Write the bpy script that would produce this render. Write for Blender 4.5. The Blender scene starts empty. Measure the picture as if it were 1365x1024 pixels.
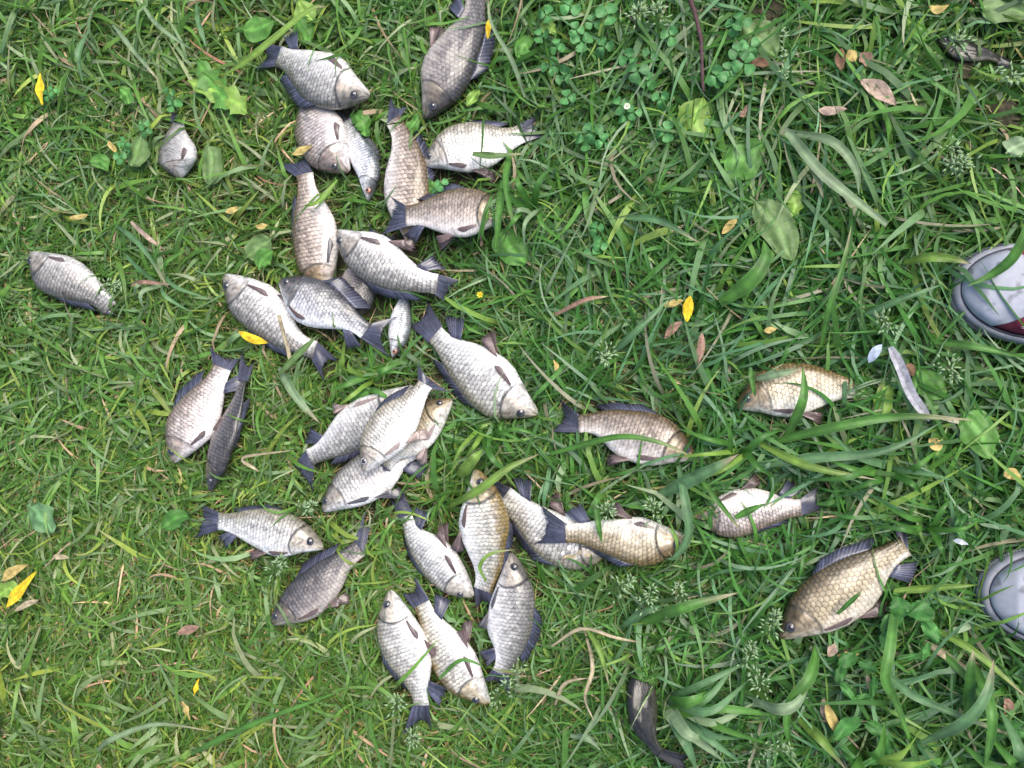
import bpy, math, random
import numpy as np
from mathutils import Vector
random.seed(7)
RNG = np.random.default_rng(11)
SC = bpy.context.scene
COL = SC.collection

# ------------------------------------------------------------------ camera, sky, sun, exposure
TILT, DIST, HFOV = math.radians(12.0), 1.10, math.radians(56.4)
cam_d = bpy.data.cameras.new('camera')
cam = bpy.data.objects.new('camera', cam_d); COL.objects.link(cam)
cam.location = (math.sin(TILT)*DIST, 0, math.cos(TILT)*DIST)
cam.rotation_euler = (0, TILT, 0)
cam_d.sensor_width = 36; cam_d.lens = 18/math.tan(HFOV/2)
cam_d.clip_start = 0.02; cam_d.clip_end = 200
SC.camera = cam

SUN_EL, SUN_AZ = math.radians(62), math.radians(40)      # sun direction: azimuth from +x, counter-clockwise
world = bpy.data.worlds.new('World'); SC.world = world; world.use_nodes = True
wn = world.node_tree; bg = wn.nodes['Background']
sky = wn.nodes.new('ShaderNodeTexSky'); sky.sky_type = 'NISHITA'; sky.sun_disc = False
sky.sun_elevation = SUN_EL; sky.sun_rotation = math.radians(90) - SUN_AZ
sky.air_density = 0.75; sky.dust_density = 3.0; sky.ozone_density = 1.0
wn.links.new(sky.outputs[0], bg.inputs[0]); bg.inputs[1].default_value = 0.14
sun_d = bpy.data.lights.new('sun', 'SUN'); sun_d.energy = 1.5; sun_d.angle = math.radians(36); sun_d.color = (1, 0.94, 0.84)
sun = bpy.data.objects.new('sun', sun_d); COL.objects.link(sun)
dv_ = Vector((math.cos(SUN_EL)*math.cos(SUN_AZ), math.cos(SUN_EL)*math.sin(SUN_AZ), math.sin(SUN_EL)))
sun.rotation_euler = dv_.to_track_quat('Z', 'Y').to_euler(); sun.location = dv_*5
SC.view_settings.view_transform = 'Standard'; SC.view_settings.look = 'None'
SC.view_settings.gamma = 1; SC.view_settings.use_curve_mapping = False
SC.view_settings.exposure = 1.06

# ------------------------------------------------------------------ helpers
CAMP = np.array(cam.location); W, H = 1365.0, 1024.0
RX = np.array([math.cos(TILT), 0, -math.sin(TILT)]); RY = np.array([0, 1.0, 0]); RZ = np.array([math.sin(TILT), 0, math.cos(TILT)])
def G(p, z=0.0):
    """place in the photograph -> point of the place at height z"""
    t = math.tan(HFOV/2)
    d = RX*((p[0]-W/2)/(W/2)*t) + RY*(-(p[1]-H/2)/(W/2)*t) - RZ
    return CAMP + d*((z-CAMP[2])/d[2])
PX = 0.000864
def tag(o, label=None, cat=None, group=None, kind=None):
    if label: o['label'] = label
    if cat: o['category'] = cat
    if group: o['group'] = group
    if kind: o['kind'] = kind
    return o
def empty(name, loc):
    o = bpy.data.objects.new(name, None); COL.objects.link(o); o.location = loc
    o.empty_display_size = 0.02
    return o
def smooth(a, b, x):
    t = np.clip((np.asarray(x, float)-a)/(b-a), 0, 1); return t*t*(3-2*t)
def vnoise(x, y, sc, seed):
    r = np.random.default_rng(seed).random((64, 64))
    x = np.asarray(x)*sc+100; y = np.asarray(y)*sc+100
    i = np.floor(x).astype(int); j = np.floor(y).astype(int); fx = x-i; fy = y-j
    fx = fx*fx*(3-2*fx); fy = fy*fy*(3-2*fy)
    g = lambda a, b: r[a % 64, b % 64]
    return (g(i, j)*(1-fx)+g(i+1, j)*fx)*(1-fy)+(g(i, j+1)*(1-fx)+g(i+1, j+1)*fx)*fy
def mesh(name, V, F, mat, parent=None, col=None, attrs=None, origin=None, flat=False, loc=None):
    """one mesh object; V world coordinates, shifted so that the object (or its root) keeps its own origin"""
    V = np.asarray(V, np.float32)
    org = np.array(parent.matrix_basis.translation) if parent is not None and origin is None else (np.zeros(3) if origin is None else np.asarray(origin))
    me = bpy.data.meshes.new(name); me.from_pydata((V-org).tolist(), [], F if isinstance(F, list) else F.tolist())
    if col is not None:
        a = me.color_attributes.new('col', 'FLOAT_COLOR', 'POINT')
        c = np.ones((len(V), 4), np.float32); c[:, :3] = col; a.data.foreach_set('color', c.ravel())
    for k, v in (attrs or {}).items():
        a = me.attributes.new(k, 'FLOAT_VECTOR', 'POINT'); a.data.foreach_set('vector', np.asarray(v, np.float32).ravel())
    me.polygons.foreach_set('use_smooth', [not flat]*len(me.polygons))
    me.materials.append(mat); me.update()
    o = bpy.data.objects.new(name, me); COL.objects.link(o)
    if parent is not None: o.parent = parent
    elif origin is not None: o.location = origin
    return o
def grid_faces(n, m, wrap=False):
    F = []
    for i in range(n-1):
        for j in range(m if wrap else m-1):
            k = (j+1) % m; F.append((i*m+j, i*m+k, (i+1)*m+k, (i+1)*m+j))
    return F
def catmull(P, n):
    P = np.asarray(P, float); k = len(P)
    if k == 2: return P[0]+(P[1]-P[0])*np.linspace(0, 1, n)[:, None]
    Q = np.vstack([2*P[0]-P[1], P, 2*P[-1]-P[-2]])
    t = np.linspace(0, k-1-1e-9, n); i = t.astype(int); f = (t-i)[:, None]
    a, b, c, d = Q[i], Q[i+1], Q[i+2], Q[i+3]
    return .5*((2*b)+(-a+c)*f+(2*a-5*b+4*c-d)*f**2+(-a+3*b-3*c+d)*f**3)
def tube(P, R, m=8, squash=1.0):
    P = np.asarray(P, float); n = len(P); R = np.broadcast_to(R, (n,))
    T = np.gradient(P, axis=0); T /= np.linalg.norm(T, axis=1)[:, None]
    up = np.array([0, 0, 1.0]); V = []
    for p, t, r in zip(P, T, R):
        s = np.cross(t, up)
        if np.linalg.norm(s) < 1e-3: s = np.array([1.0, 0, 0])
        s /= np.linalg.norm(s); u = np.cross(s, t)
        for j in range(m):
            a = 2*math.pi*j/m; V.append(p+r*(math.cos(a)*s+squash*math.sin(a)*u))
    F = grid_faces(n, m, True); F.append(tuple(range(m))[::-1]); F.append(tuple((n-1)*m+j for j in range(m)))
    return np.array(V), F

# ------------------------------------------------------------------ materials
def new_mat(name):
    m = bpy.data.materials.new(name); m.use_nodes = True
    return m, m.node_tree, m.node_tree.nodes['Principled BSDF']
class NB:
    def __init__(s, nt): s.nt = nt
    def n(s, t, **k):
        x = s.nt.nodes.new(t)
        for a, b in k.items(): setattr(x, a, b)
        return x
    def put(s, sock, v):
        if isinstance(v, (int, float)): sock.default_value = v
        elif isinstance(v, tuple): sock.default_value = v
        else: s.nt.links.new(v, sock)
    def m(s, op, a, b=0.0, c=None):
        x = s.n('ShaderNodeMath', operation=op); s.put(x.inputs[0], a); s.put(x.inputs[1], b)
        if c is not None: s.put(x.inputs[2], c)
        return x.outputs[0]
    def attr(s, name): return s.n('ShaderNodeAttribute', attribute_name=name)
    def ramp(s, f, stops):
        x = s.n('ShaderNodeValToRGB'); s.put(x.inputs[0], f); e = x.color_ramp.elements
        while len(e) < len(stops): e.new(0.5)
        for q, (p, c) in zip(e, stops): q.position = p; q.color = (c, c, c, 1) if isinstance(c, float) else c
        return x.outputs[0]
    def mix(s, f, a, b, mode='MIX'):
        x = s.n('ShaderNodeMix', data_type='RGBA', blend_type=mode); s.put(x.inputs[0], f); s.put(x.inputs[6], a); s.put(x.inputs[7], b)
        return x.outputs[2]
    def noise(s, scale, detail=3, vec=None, rough=.55):
        x = s.n('ShaderNodeTexNoise'); x.inputs['Scale'].default_value = scale; x.inputs['Detail'].default_value = detail; x.inputs['Roughness'].default_value = rough
        if vec is not None: s.put(x.inputs['Vector'], vec)
        return x.outputs[0]
    def bump(s, h, strength, dist, normal=None):
        x = s.n('ShaderNodeBump'); s.put(x.inputs['Height'], h); x.inputs['Strength'].default_value = strength; x.inputs['Distance'].default_value = dist
        if normal is not None: s.put(x.inputs['Normal'], normal)
        return x.outputs[0]

def mat_skin():
    m, nt, p = new_mat('fish_skin'); b = NB(nt)
    col = b.attr('col').outputs['Color']; sc = b.n('ShaderNodeSeparateXYZ'); b.put(sc.inputs[0], b.attr('sc').outputs['Vector'])
    U, V, M = sc.outputs
    wob = b.n('ShaderNodeTexNoise'); wob.inputs['Scale'].default_value = 75; wob.inputs['Detail'].default_value = 2; b.put(wob.inputs['Vector'], b.n('ShaderNodeTexCoord').outputs['Object'])
    ws = b.n('ShaderNodeSeparateColor'); b.put(ws.inputs[0], wob.outputs['Color'])
    U = b.m('ADD', U, b.m('MULTIPLY', b.m('SUBTRACT', ws.outputs[0], .5), .9)); V = b.m('ADD', V, b.m('MULTIPLY', b.m('SUBTRACT', ws.outputs[1], .5), .7))
    c = b.m('FLOOR', U); fu = b.m('SUBTRACT', U, c); par = b.m('MULTIPLY', b.m('FLOORED_MODULO', c, 2.0), .5)
    def edge(off):
        f = b.m('SUBTRACT', b.m('FRACT', b.m('ADD', V, off)), .5)
        q = b.m('SUBTRACT', 1.0, b.m('MULTIPLY', b.m('MULTIPLY', f, f), 4.0))
        return b.m('MULTIPLY', b.m('SQRT', b.m('MAXIMUM', q, 0.0)), .62)
    eA = edge(par); eB = edge(b.m('SUBTRACT', .5, par))
    dA = b.m('SUBTRACT', eA, fu); dB = b.m('SUBTRACT', b.m('ADD', eB, 1.0), fu)
    ina = b.m('GREATER_THAN', dA, 0.0)
    d = b.m('ADD', b.m('MULTIPLY', dA, ina), b.m('MULTIPLY', dB, b.m('SUBTRACT', 1.0, ina)))
    d = b.m('DIVIDE', d, 1.62)
    na_ = b.m('SUBTRACT', 1.0, ina)
    idv = b.n('ShaderNodeCombineXYZ'); b.put(idv.inputs[0], b.m('ADD', c, na_))
    b.put(idv.inputs[1], b.m('FLOOR', b.m('ADD', V, b.m('ADD', b.m('MULTIPLY', par, ina), b.m('MULTIPLY', b.m('SUBTRACT', .5, par), na_)))))
    oi = b.n('ShaderNodeObjectInfo'); b.put(idv.inputs[2], oi.outputs['Random'])
    wnz = b.n('ShaderNodeTexWhiteNoise', noise_dimensions='3D'); b.put(wnz.inputs['Vector'], idv.outputs[0]); cellr = wnz.outputs['Value']
    rowid = b.m('FLOOR', b.m('ADD', V, b.m('ADD', b.m('MULTIPLY', par, ina), b.m('MULTIPLY', b.m('SUBTRACT', .5, par), na_))))
    latl = b.m('MULTIPLY', b.m('COMPARE', rowid, 1.0, .2), .22)
    shade = b.ramp(d, [(0.0, .12), (.06, .34), (.15, .96), (.42, 1.0), (.72, .68), (1.0, .36)])
    mul = b.mix(M, (1, 1, 1, 1), b.mix(1.0, shade, b.m('SUBTRACT', b.ramp(cellr, [(0.0, .80), (1.0, 1.14)]), latl), 'MULTIPLY'))
    nz = b.noise(140, 3, b.n('ShaderNodeTexCoord').outputs['Object'])
    tone = b.ramp(nz, [(.3, .78), (.7, 1.12)])
    base = b.mix(1.0, b.mix(1.0, col, mul, 'MULTIPLY'), tone, 'MULTIPLY')
    nt.links.new(base, p.inputs['Base Color'])
    p.inputs['Roughness'].default_value = .42; p.inputs['Specular IOR Level'].default_value = .5
    p.inputs['Metallic'].default_value = .12
    p.inputs['Coat Weight'].default_value = .45; p.inputs['Coat Roughness'].default_value = .12
    b.put(p.inputs['Roughness'], b.ramp(cellr, [(0.0, .30), (1.0, .55)]))
    hgt = b.m('MULTIPLY', b.m('SUBTRACT', 1.0, d), M)
    n1 = b.bump(nz, .12, .001)
    nt.links.new(b.bump(hgt, .75, .0013, n1), p.inputs['Normal'])
    return m
def mat_attr(name, rough=.5, spec=.4, coat=0.0, trans=0.0, nscale=200, ncontrast=.2, bump=.2, bdist=.0005, metal=0.0):
    m, nt, p = new_mat(name); b = NB(nt)
    col = b.attr('col').outputs['Color']
    nz = b.noise(nscale, 3, b.n('ShaderNodeTexCoord').outputs['Object'])
    base = b.mix(1.0, col, b.ramp(nz, [(.3, 1-ncontrast), (.7, 1+ncontrast)]), 'MULTIPLY')
    nt.links.new(base, p.inputs['Base Color'])
    p.inputs['Roughness'].default_value = rough; p.inputs['Specular IOR Level'].default_value = spec
    p.inputs['Coat Weight'].default_value = coat; p.inputs['Coat Roughness'].default_value = .15; p.inputs['Metallic'].default_value = metal
    if bump: nt.links.new(b.bump(nz, bump, bdist), p.inputs['Normal'])
    if trans:
        t = b.n('ShaderNodeBsdfTranslucent'); nt.links.new(base, t.inputs[0])
        mx = b.n('ShaderNodeMixShader'); mx.inputs[0].default_value = trans
        nt.links.new(p.outputs[0], mx.inputs[1]); nt.links.new(t.outputs[0], mx.inputs[2])
        nt.links.new(mx.outputs[0], nt.nodes['Material Output'].inputs[0])
    return m
def mat_soil():
    m, nt, p = new_mat('soil'); b = NB(nt)
    vec = b.n('ShaderNodeTexCoord').outputs['Object']
    n1 = b.noise(9, 6, vec); n2 = b.noise(90, 5, vec)
    c = b.mix(b.ramp(n1, [(.4, 0.0), (.62, 1.0)]), (.045, .032, .02, 1), (.03, .05, .014, 1))
    c = b.mix(b.ramp(n2, [(.5, 0.0), (.75, .7)]), c, (.16, .12, .06, 1))
    nt.links.new(c, p.inputs['Base Color']); p.inputs['Roughness'].default_value = .9
    nt.links.new(b.bump(n2, .8, .006), p.inputs['Normal'])
    return m
SKIN = mat_skin()
FIN = mat_attr('fish_fin', .35, .5, .4, .22, 300, .25, .2)
EYE = mat_attr('eye', .15, .6, 1.0, 0, 400, .1, 0)
GRASS = mat_attr('grass_blade_green', .44, .45, 0, .34, 120, .16, 0)
LEAF = mat_attr('leaf', .5, .4, 0, .22, 160, .22, .35, .0012)
DRY = mat_attr('dry_plant', .75, .2, 0, .1, 220, .3, .5, .0012)
SOIL = mat_soil()
RUBBER = mat_attr('worn_rubber', .5, .35, 0, 0, 70, .14, .3, .0006)
CANVAS = mat_attr('red_canvas', .85, .2, 0, 0, 900, .4, .9, .0006)

# ------------------------------------------------------------------ ground
gx = np.concatenate([[-40, -12, -4], np.linspace(-1.6, 1.6, 130), [4, 12, 40]])
X, Y = np.meshgrid(gx, gx, indexing='ij')
Z = (vnoise(X, Y, 6, 1)-.5)*.012+(vnoise(X, Y, 22, 2)-.5)*.008
gv = np.stack([X.ravel(), Y.ravel(), Z.ravel()], 1)
ground = mesh('ground', gv, grid_faces(len(gx), len(gx)), SOIL)
tag(ground, 'dark soil under the grass', None, None, 'structure')

# ------------------------------------------------------------------ fish
DU = np.array([0, .015, .05, .10, .16, .22, .30, .40, .50, .60, .70, .80, .88, .95, 1.0])
DH = np.array([.05, .15, .29, .45, .65, .82, .95, 1.0, .97, .87, .73, .55, .43, .37, .38])
VH = np.array([.06, .15, .25, .38, .52, .68, .87, 1.0, 1.0, .92, .76, .55, .42, .37, .38])
TW = np.array([.06, .25, .50, .74, .92, 1.0, 1.04, 1.0, .94, .82, .66, .48, .34, .24, .14])
ROACH_D = DH*np.array([1]*7+[1]*8); 
TONES = {   # belly, side, back, head
 'white':  ((.93, .91, .87), (.82, .79, .72), (.40, .36, .27), (.74, .67, .55)),
 'silver': ((.92, .89, .85), (.66, .63, .58), (.19, .18, .15), (.52, .47, .39)),
 'slate':  ((.92, .91, .89), (.52, .52, .53), (.075, .075, .078), (.22, .21, .20)),
 'bronze': ((.88, .80, .73), (.56, .46, .37), (.19, .135, .075), (.42, .32, .19)),
 'pink':   ((.92, .86, .82), (.68, .60, .55), (.26, .20, .15), (.50, .42, .35)),
 'gold':   ((.92, .88, .78), (.64, .54, .36), (.22, .155, .06), (.47, .38, .24)),
 'creamgold': ((.94, .91, .85), (.84, .79, .66), (.30, .21, .07), (.70, .60, .40)),
 'brass':  ((.74, .68, .57), (.47, .385, .24), (.11, .08, .036), (.46, .37, .23)),
 'dark':   ((.46, .41, .36), (.21, .19, .185), (.07, .066, .066), (.24, .20, .15)),
 'black':  ((.10, .095, .07), (.045, .045, .034), (.022, .022, .018), (.04, .038, .03)),
 'roach':  ((.94, .95, .96), (.84, .87, .89), (.13, .15, .15), (.74, .76, .76)),
}
FINC = {'black': (.018, .019, .022), 'blue': (.052, .056, .085), 'grey': (.10, .10, .115), 'brown': (.135, .098, .095), 'pale': (.34, .27, .25)}
FISH_V = []          # body points, for the grass to lie under
FIN_V = []
def quad_through(A, M, B, um):
    def f(u):
        u = np.asarray(u, float)[..., None]
        l0 = (u-um)*(u-1)/(um); l1 = u*(u-1)/(um*(um-1)); l2 = u*(u-um)/(1-um)
        return l0*A+l1*M+l2*B
    return f
def fin_sheet(name, B, E, colr, parent, nray=16, ns=7, wav=.0012, curl=0.0, ragged=.06, seed=0, tipdark=.8, thick=.0005):
    """a fin: rays run from base curve B(t) to end curve E(t)"""
    r = np.random.default_rng(seed); na = 2*nray+1
    t = np.linspace(0, 1, na); s = np.linspace(0, 1, ns)
    b = np.array([B(x) for x in t]); e = np.array([E(x) for x in t])
    rg = 1-1.5*ragged*r.random(na)-(r.random(na) < .10)*.16*r.random(na)
    rg[1::2] -= ragged*.8
    P = b[None]+(e-b)[None]*(s[:, None]*rg[None])[..., None]
    ph = r.random()*6
    P[..., 2] += (np.where(np.arange(na) % 2 == 0, 1, -1)*.00045)[None]*(.4+s[:, None]) + wav*np.sin(ph+t*5)[None]*s[:, None]*2 + curl*s[:, None]**2
    streak = np.where(np.arange(na) % 2 == 0, 1.9, .62)*(.55+.9*r.random(na))
    c = np.array(colr)[None, None]*streak[None, :, None]*(1.25-(1-tipdark)*s[:, None, None]*2)
    c = c*(.75+.5*vnoise(P[..., 0], P[..., 1], 160, seed+3))[..., None]
    n = ns*na; V = P.reshape(-1, 3); lo = V.copy(); lo[:, 2] -= thick
    F = grid_faces(ns, na); F2 = [tuple(i+n for i in f[::-1]) for f in F]
    rim = [k for k in range(na)]+[k*na+na-1 for k in range(1, ns)]+[(ns-1)*na+k for k in range(na-2, -1, -1)]+[k*na for k in range(ns-2, 0, -1)]
    R = [(rim[i], rim[i-1], rim[i-1]+n, rim[i]+n) for i in range(len(rim))]
    cc = np.repeat(c.reshape(-1, 3)[None], 2, 0).reshape(-1, 3)
    FIN_V.append(V)
    return mesh(name, np.vstack([V, lo]), F+F2+R, FIN, parent, cc)
def make_fish(idx, name, tone, z, S, E, D, V, T, label, roll=0, df=.5, eye='dark', fins='apv', fc='blue', slim=1.0, group=None, warm='brown', lat=0.0, skin_gain=1.0):
    r = np.random.default_rng(100+idx)
    zs, zm, ze = z if isinstance(z, tuple) else (z-.003, z, z-.006)
    s, e = G(S, zs), G(E, ze); d, v = G(D, zm), G(V, zm); mid = (d+v)/2
    ax = (e-s)[:2]; L = np.linalg.norm(ax); ax /= L
    um = float(np.clip(np.dot((mid-s)[:2], ax)/L, .3, .6))
    Cc = quad_through(s, mid, e, um)
    nrm = np.array([-ax[1], ax[0]]); sg = 1.0 if np.dot((d-v)[:2], nrm) > 0 else -1.0
    hd = abs(np.dot((d-v)[:2], nrm))/2/1.0
    q_ = r.normal(size=6)
    DHf = DH*(1+.05*q_[0]*np.exp(-((DU-.28)/.12)**2)+.06*q_[1]*np.exp(-((DU-.62)/.14)**2)+.08*q_[2]*np.exp(-((DU-.95)/.12)**2))
    VHf = VH*(1+.06*q_[3]*np.exp(-((DU-.3)/.12)**2)+.08*q_[4]*np.exp(-((DU-.66)/.14)**2)+.08*q_[2]*np.exp(-((DU-.95)/.12)**2))
    hs = .018*q_[5]; bend = .034*L*np.clip(r.normal(), -1.3, 1.3)
    def wu(u): return np.clip(np.asarray(u)+hs*np.sin(math.pi*np.asarray(u)), 0, 1)
    Cq = Cc
    def Cc(u):
        u = np.asarray(u, float); return Cq(u)+np.array([nrm[0], nrm[1], 0])*(bend*np.sin(2*math.pi*u)*np.clip(u, 0, 1))[..., None]
    rho = math.radians(roll+np.clip(7*r.normal(), -10, 10)*(abs(roll) < 20)); thick = hd*.46*slim
    def frame(u):
        q = 1e-3; t = (Cc(np.asarray(u)+q)-Cc(np.asarray(u)-q)); t[..., 2] *= 0
        t /= np.linalg.norm(t, axis=-1)[..., None]
        n = np.stack([-t[..., 1], t[..., 0], t[..., 2]*0], -1)*sg
        return Cc(u), t, n
    def hgt(u, up): return hd*np.interp(wu(u), DU, DHf if up else VHf)
    def surf(u, dv, side=1, off=0.0):
        """point on the skin: dv +1 on the back edge, -1 on the belly edge, side +1 faces the sky"""
        u = np.asarray(u, float); dv = np.asarray(dv, float)
        C, t, n = frame(u)
        h = np.where(dv > 0, dv*np.interp(wu(u), DU, DHf), dv*np.interp(wu(u), DU, VHf))*hd
        w = thick*np.interp(u, DU, TW)*np.sqrt(np.clip(1-np.abs(dv)**2.2, 0, 1))*side
        ug = .25-.055*dv**2-.02*dv
        w = w*(1+.10*(1-smooth(-.004, .004, u-ug))*smooth(.05, .16, u)-.045*np.exp(-((u-.165+.04*dv**2)/.012)**2)-.10*np.exp(-((dv+.12+u*2)/.15)**2)*(1-smooth(.02, .06, u)))
        w = w+side*off
        hh = h*math.cos(rho)+w*math.sin(rho); ww = w*math.cos(rho)-h*math.sin(rho)
        return C+n*hh[..., None]+np.array([0, 0, 1.0])*ww[..., None]
    # body, one continuous skin
    us = np.unique(np.concatenate([[0, .006, .015, .03, .045], np.linspace(.06, .19, 12), np.linspace(.192, .275, 24), np.linspace(.29, 1, 42)]))
    nv = 44; th = np.linspace(0, 2*math.pi, nv, endpoint=False)
    UU, TH = np.meshgrid(us, th, indexing='ij'); dv = np.cos(TH); side = np.where(np.sin(TH) >= 0, 1.0, -1.0)
    P = surf(UU, dv, side)
    lump = (vnoise(UU*5+idx*3.1, dv*2+side*9, 2, 5)-.5)*.0016
    P[..., 2] += lump
    be, si, ba, he = [np.array(c)*skin_gain*.90 for c in TONES[tone]]  # one factor scales the whole body colour evenly
    dj = dv+(vnoise(UU*8+idx, dv*3+7*side, 3, 8)-.5)*.35
    a = smooth(-.9, -.05+lat, dj)[..., None]; k = smooth(.05+lat*.8, .88, dj)[..., None]
    c = be*(1-a)+si*a; c = c*(1-k)+ba*k
    ug = .25-.055*dv**2-.02*dv; hm = (1-smooth(-.006, .006, UU-ug))[..., None]
    hk = smooth(.12, .62, dj)[..., None]; hb = smooth(-.9, -.2, dj)[..., None]
    hc = (be*.9*(1-hb)+he*hb*.9)*(1-hk)+(ba*.6+he*.06)*hk
    blot = vnoise(UU*26+idx*5, dv*5+side*3, 2, 31); hc = hc*(1-.38*smooth(.45, .75, blot))[..., None]+np.array([.06, .02, .012])*(smooth(.6, .85, vnoise(UU*20+idx, dv*4, 2, 33))*(be.mean()))[..., None]
    rays = np.sin((dv+.2)*34+UU*40)*smooth(.19, .22, UU); hc = hc*(1+.07*rays)[..., None]
    snout = (1-smooth(.0, .09, UU))[..., None]; hc = hc*(1-.45*snout)+ba*.45*snout
    c = c*(1-hm)+hc*hm
    line = np.exp(-((UU-ug-.008)/.011)**2)*smooth(-1, -.7, dv)+.55*np.exp(-((UU-(.175-.03*dv**2))/.006)**2)*(np.abs(dv+.1) < .75)  # gill and cheek seams, with the shade behind the gill cover painted in
    mouth = np.exp(-((dv+.12+UU*2)/.18)**2)*(1-smooth(.012, .045, UU))
    nos = np.exp(-((UU-.05)/.008)**2-((dv-.45)/.12)**2)
    socket = np.exp(-((UU-.105)/.034)**4-((dv-.30)/(.034*L/np.maximum(hd*np.interp(UU, DU, DH), 1e-4)))**4)
    c = c*(1-.80*np.clip(line+mouth+.8*nos+.5*socket, 0, 1))[..., None]
    spot = smooth(.74, .84, vnoise(UU*40+idx*7, dv*14+side*5, 2, 41))*.35; c = c*(1-spot)[..., None]
    c = c*(.88+.24*vnoise(UU*14+idx*2, dv*6+side*5, 2, 9))[..., None]
    ped = smooth(.97, 1.0, UU)[..., None]; c = c*(1-.25*ped)
    df_ = np.interp(UU, DU, DH)**.55
    arc = .6*np.arcsin(np.clip(dv, -1, 1))/(math.pi/2)+.4*dv
    sv = arc*6.4*df_*slim**.2+.25; su = (UU-.22)/.78*25
    msk = smooth(-.004, .012, UU-ug)*(.45+.55*smooth(-.8, .05, dv))*(1-.3*smooth(.96, 1, UU))
    root = empty(name, (float(mid[0]), float(mid[1]), float(zm-thick)))
    tag(root, label, 'fish', group or 'fish spread out on the grass')
    n = len(us); Vv = np.vstack([P.reshape(-1, 3), P[0].mean(0)[None], P[-1].mean(0)[None]])
    F = [f[::-1] if sg > 0 else f for f in grid_faces(n, nv, True)]
    i0, i1 = n*nv, n*nv+1
    for j in range(nv):
        q = (j+1) % nv
        F.append((i0, q, j) if sg < 0 else (i0, j, q)); F.append((i1, (n-1)*nv+j, (n-1)*nv+q) if sg < 0 else (i1, (n-1)*nv+q, (n-1)*nv+j))
    cc = np.vstack([c.reshape(-1, 3), c[0, :1], c[-1, :1]])
    sc = np.stack([su, sv, msk], -1).reshape(-1, 3); sc = np.vstack([sc, [0, 0, 0], [0, 0, 0]])
    mesh('body', Vv, F, SKIN, root, cc, {'sc': sc}); FISH_V.append(Vv)
    # eye with its pupil
    rad = .036*L
    for sd in (1, -1):
        ep = surf(.105, .30, sd, -.25*rad); nn = surf(.105, .30, sd, 1.0)-surf(.105, .30, sd, 0.0); nn /= np.linalg.norm(nn)
        a1 = np.cross(nn, [0, 1, .3]); a1 /= np.linalg.norm(a1); a2 = np.cross(nn, a1)
        def dome(rr, hgt_, off, cfun, nr=7, ns=18):
            VV, C_ = [], []
            for i in range(nr+1):
                q = i/nr*math.pi/2
                for j in range(ns):
                    w_ = 2*math.pi*j/ns
                    VV.append(ep+nn*(off+hgt_*math.cos(q))+rr*math.sin(q)*(math.cos(w_)*a1+math.sin(w_)*a2)); C_.append(cfun(i/nr))
            return np.array(VV), grid_faces(nr+1, ns, True), np.array(C_)
        iris = {'dark': (.045, .042, .05), 'red': (.55, .20, .10), 'pale': (.32, .30, .30)}[eye]
        Vv_, F_, C_ = dome(rad, rad*.62, 0, lambda q: np.array(iris)*(1.0 if q < .82 else .45))
        eo = mesh('eye', Vv_, F_, EYE, root, C_)
        Vp, Fp, Cp = dome(rad*.56, rad*.25, rad*.46, lambda q: (.012, .012, .014))
        po = mesh('pupil', Vp, Fp, EYE, None, Cp, origin=np.array(root.location)); po.location = (0, 0, 0); po.parent = eo
        if roll > -40 and sd == 1: break
    # tail fin
    C1, t1, n1 = frame(np.array(1.0)); hp = hgt(1.0, True)*.98
    if T is None:
        T1 = C1+t1*.22*L+n1*hp*2.3; T2 = C1+t1*.22*L-n1*hp*2.3
    else:
        T1, T2 = G(T[0], ze-.006), G(T[1], ze-.006); mm = (T1+T2)/2; T1 = mm+(T1-mm)*1.12+(T1-C1)*.10; T2 = mm+(T2-mm)*1.12+(T2-C1)*.10
        if np.dot((T1-T2)[:2], n1[:2]) < 0: T1, T2 = T2, T1
    mt = (T1+T2)/2; base0 = C1-t1*.012*L
    def tb(t): return base0+n1*hp*(1-2*t)
    def te(t):
        q = (1-(2*t-1)**2)
        return T1*(1-t)+T2*t+(C1-mt)*.36*q+np.array([0, 0, .002*math.sin(t*6+idx)])
    fcol = np.array(FINC[fc]); wcol = np.array(FINC[warm])
    fin_sheet('tail_fin', tb, te, fcol, root, 20, 10, .0026, -.003, .07, idx*7+1)
    # dorsal fin
    if df > 0:
        hh = hd*.62*df
        def db(t): return surf(.40+.40*t, .96, 1)+np.array([0, 0, -.001])
        def de(t):
            u = .40+.40*t; C, tt, nn = frame(np.array(u))
            g = min(1, .35+3*t)*(1-.45*t)
            return db(t)+nn*hh*g+tt*hd*(.28+.25*t)+np.array([0, 0, -.004-.003*t])
        fin_sheet('dorsal_fin', db, de, fcol*.9, root, 16, 5, .0015, -.004, .08, idx*7+2)
    if 'a' in fins:
        def ab(t): return surf(.80+.09*t, -.94, 1)
        def ae(t):
            C, tt, nn = frame(np.array(.84)); return ab(t)-nn*hd*(.68-.30*t)+tt*hd*(.50+.22*t)+np.array([0, 0, -.004])
        fin_sheet('anal_fin', ab, ae, fcol*1.15, root, 8, 5, .001, -.004, .08, idx*7+3)
    if 'v' in fins:
        for sd, du in ((1, 0.0), (-1, .03)):
            def vb(t): return surf(.47+du+.03*t, -.93, sd)
            def ve(t):
                C, tt, nn = frame(np.array(.47+du)); return vb(t)-nn*hd*(.44-.36*t)*(1 if sd > 0 else 1.4)+tt*hd*(.66+.10*math.sin(t*3))+np.array([0, 0, .001 if sd > 0 else -.006])
            fin_sheet('pelvic_fin', vb, ve, wcol*(1.0 if sd > 0 else .8), root, 8, 5, .001, -.001, .06, idx*7+4+sd)
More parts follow.
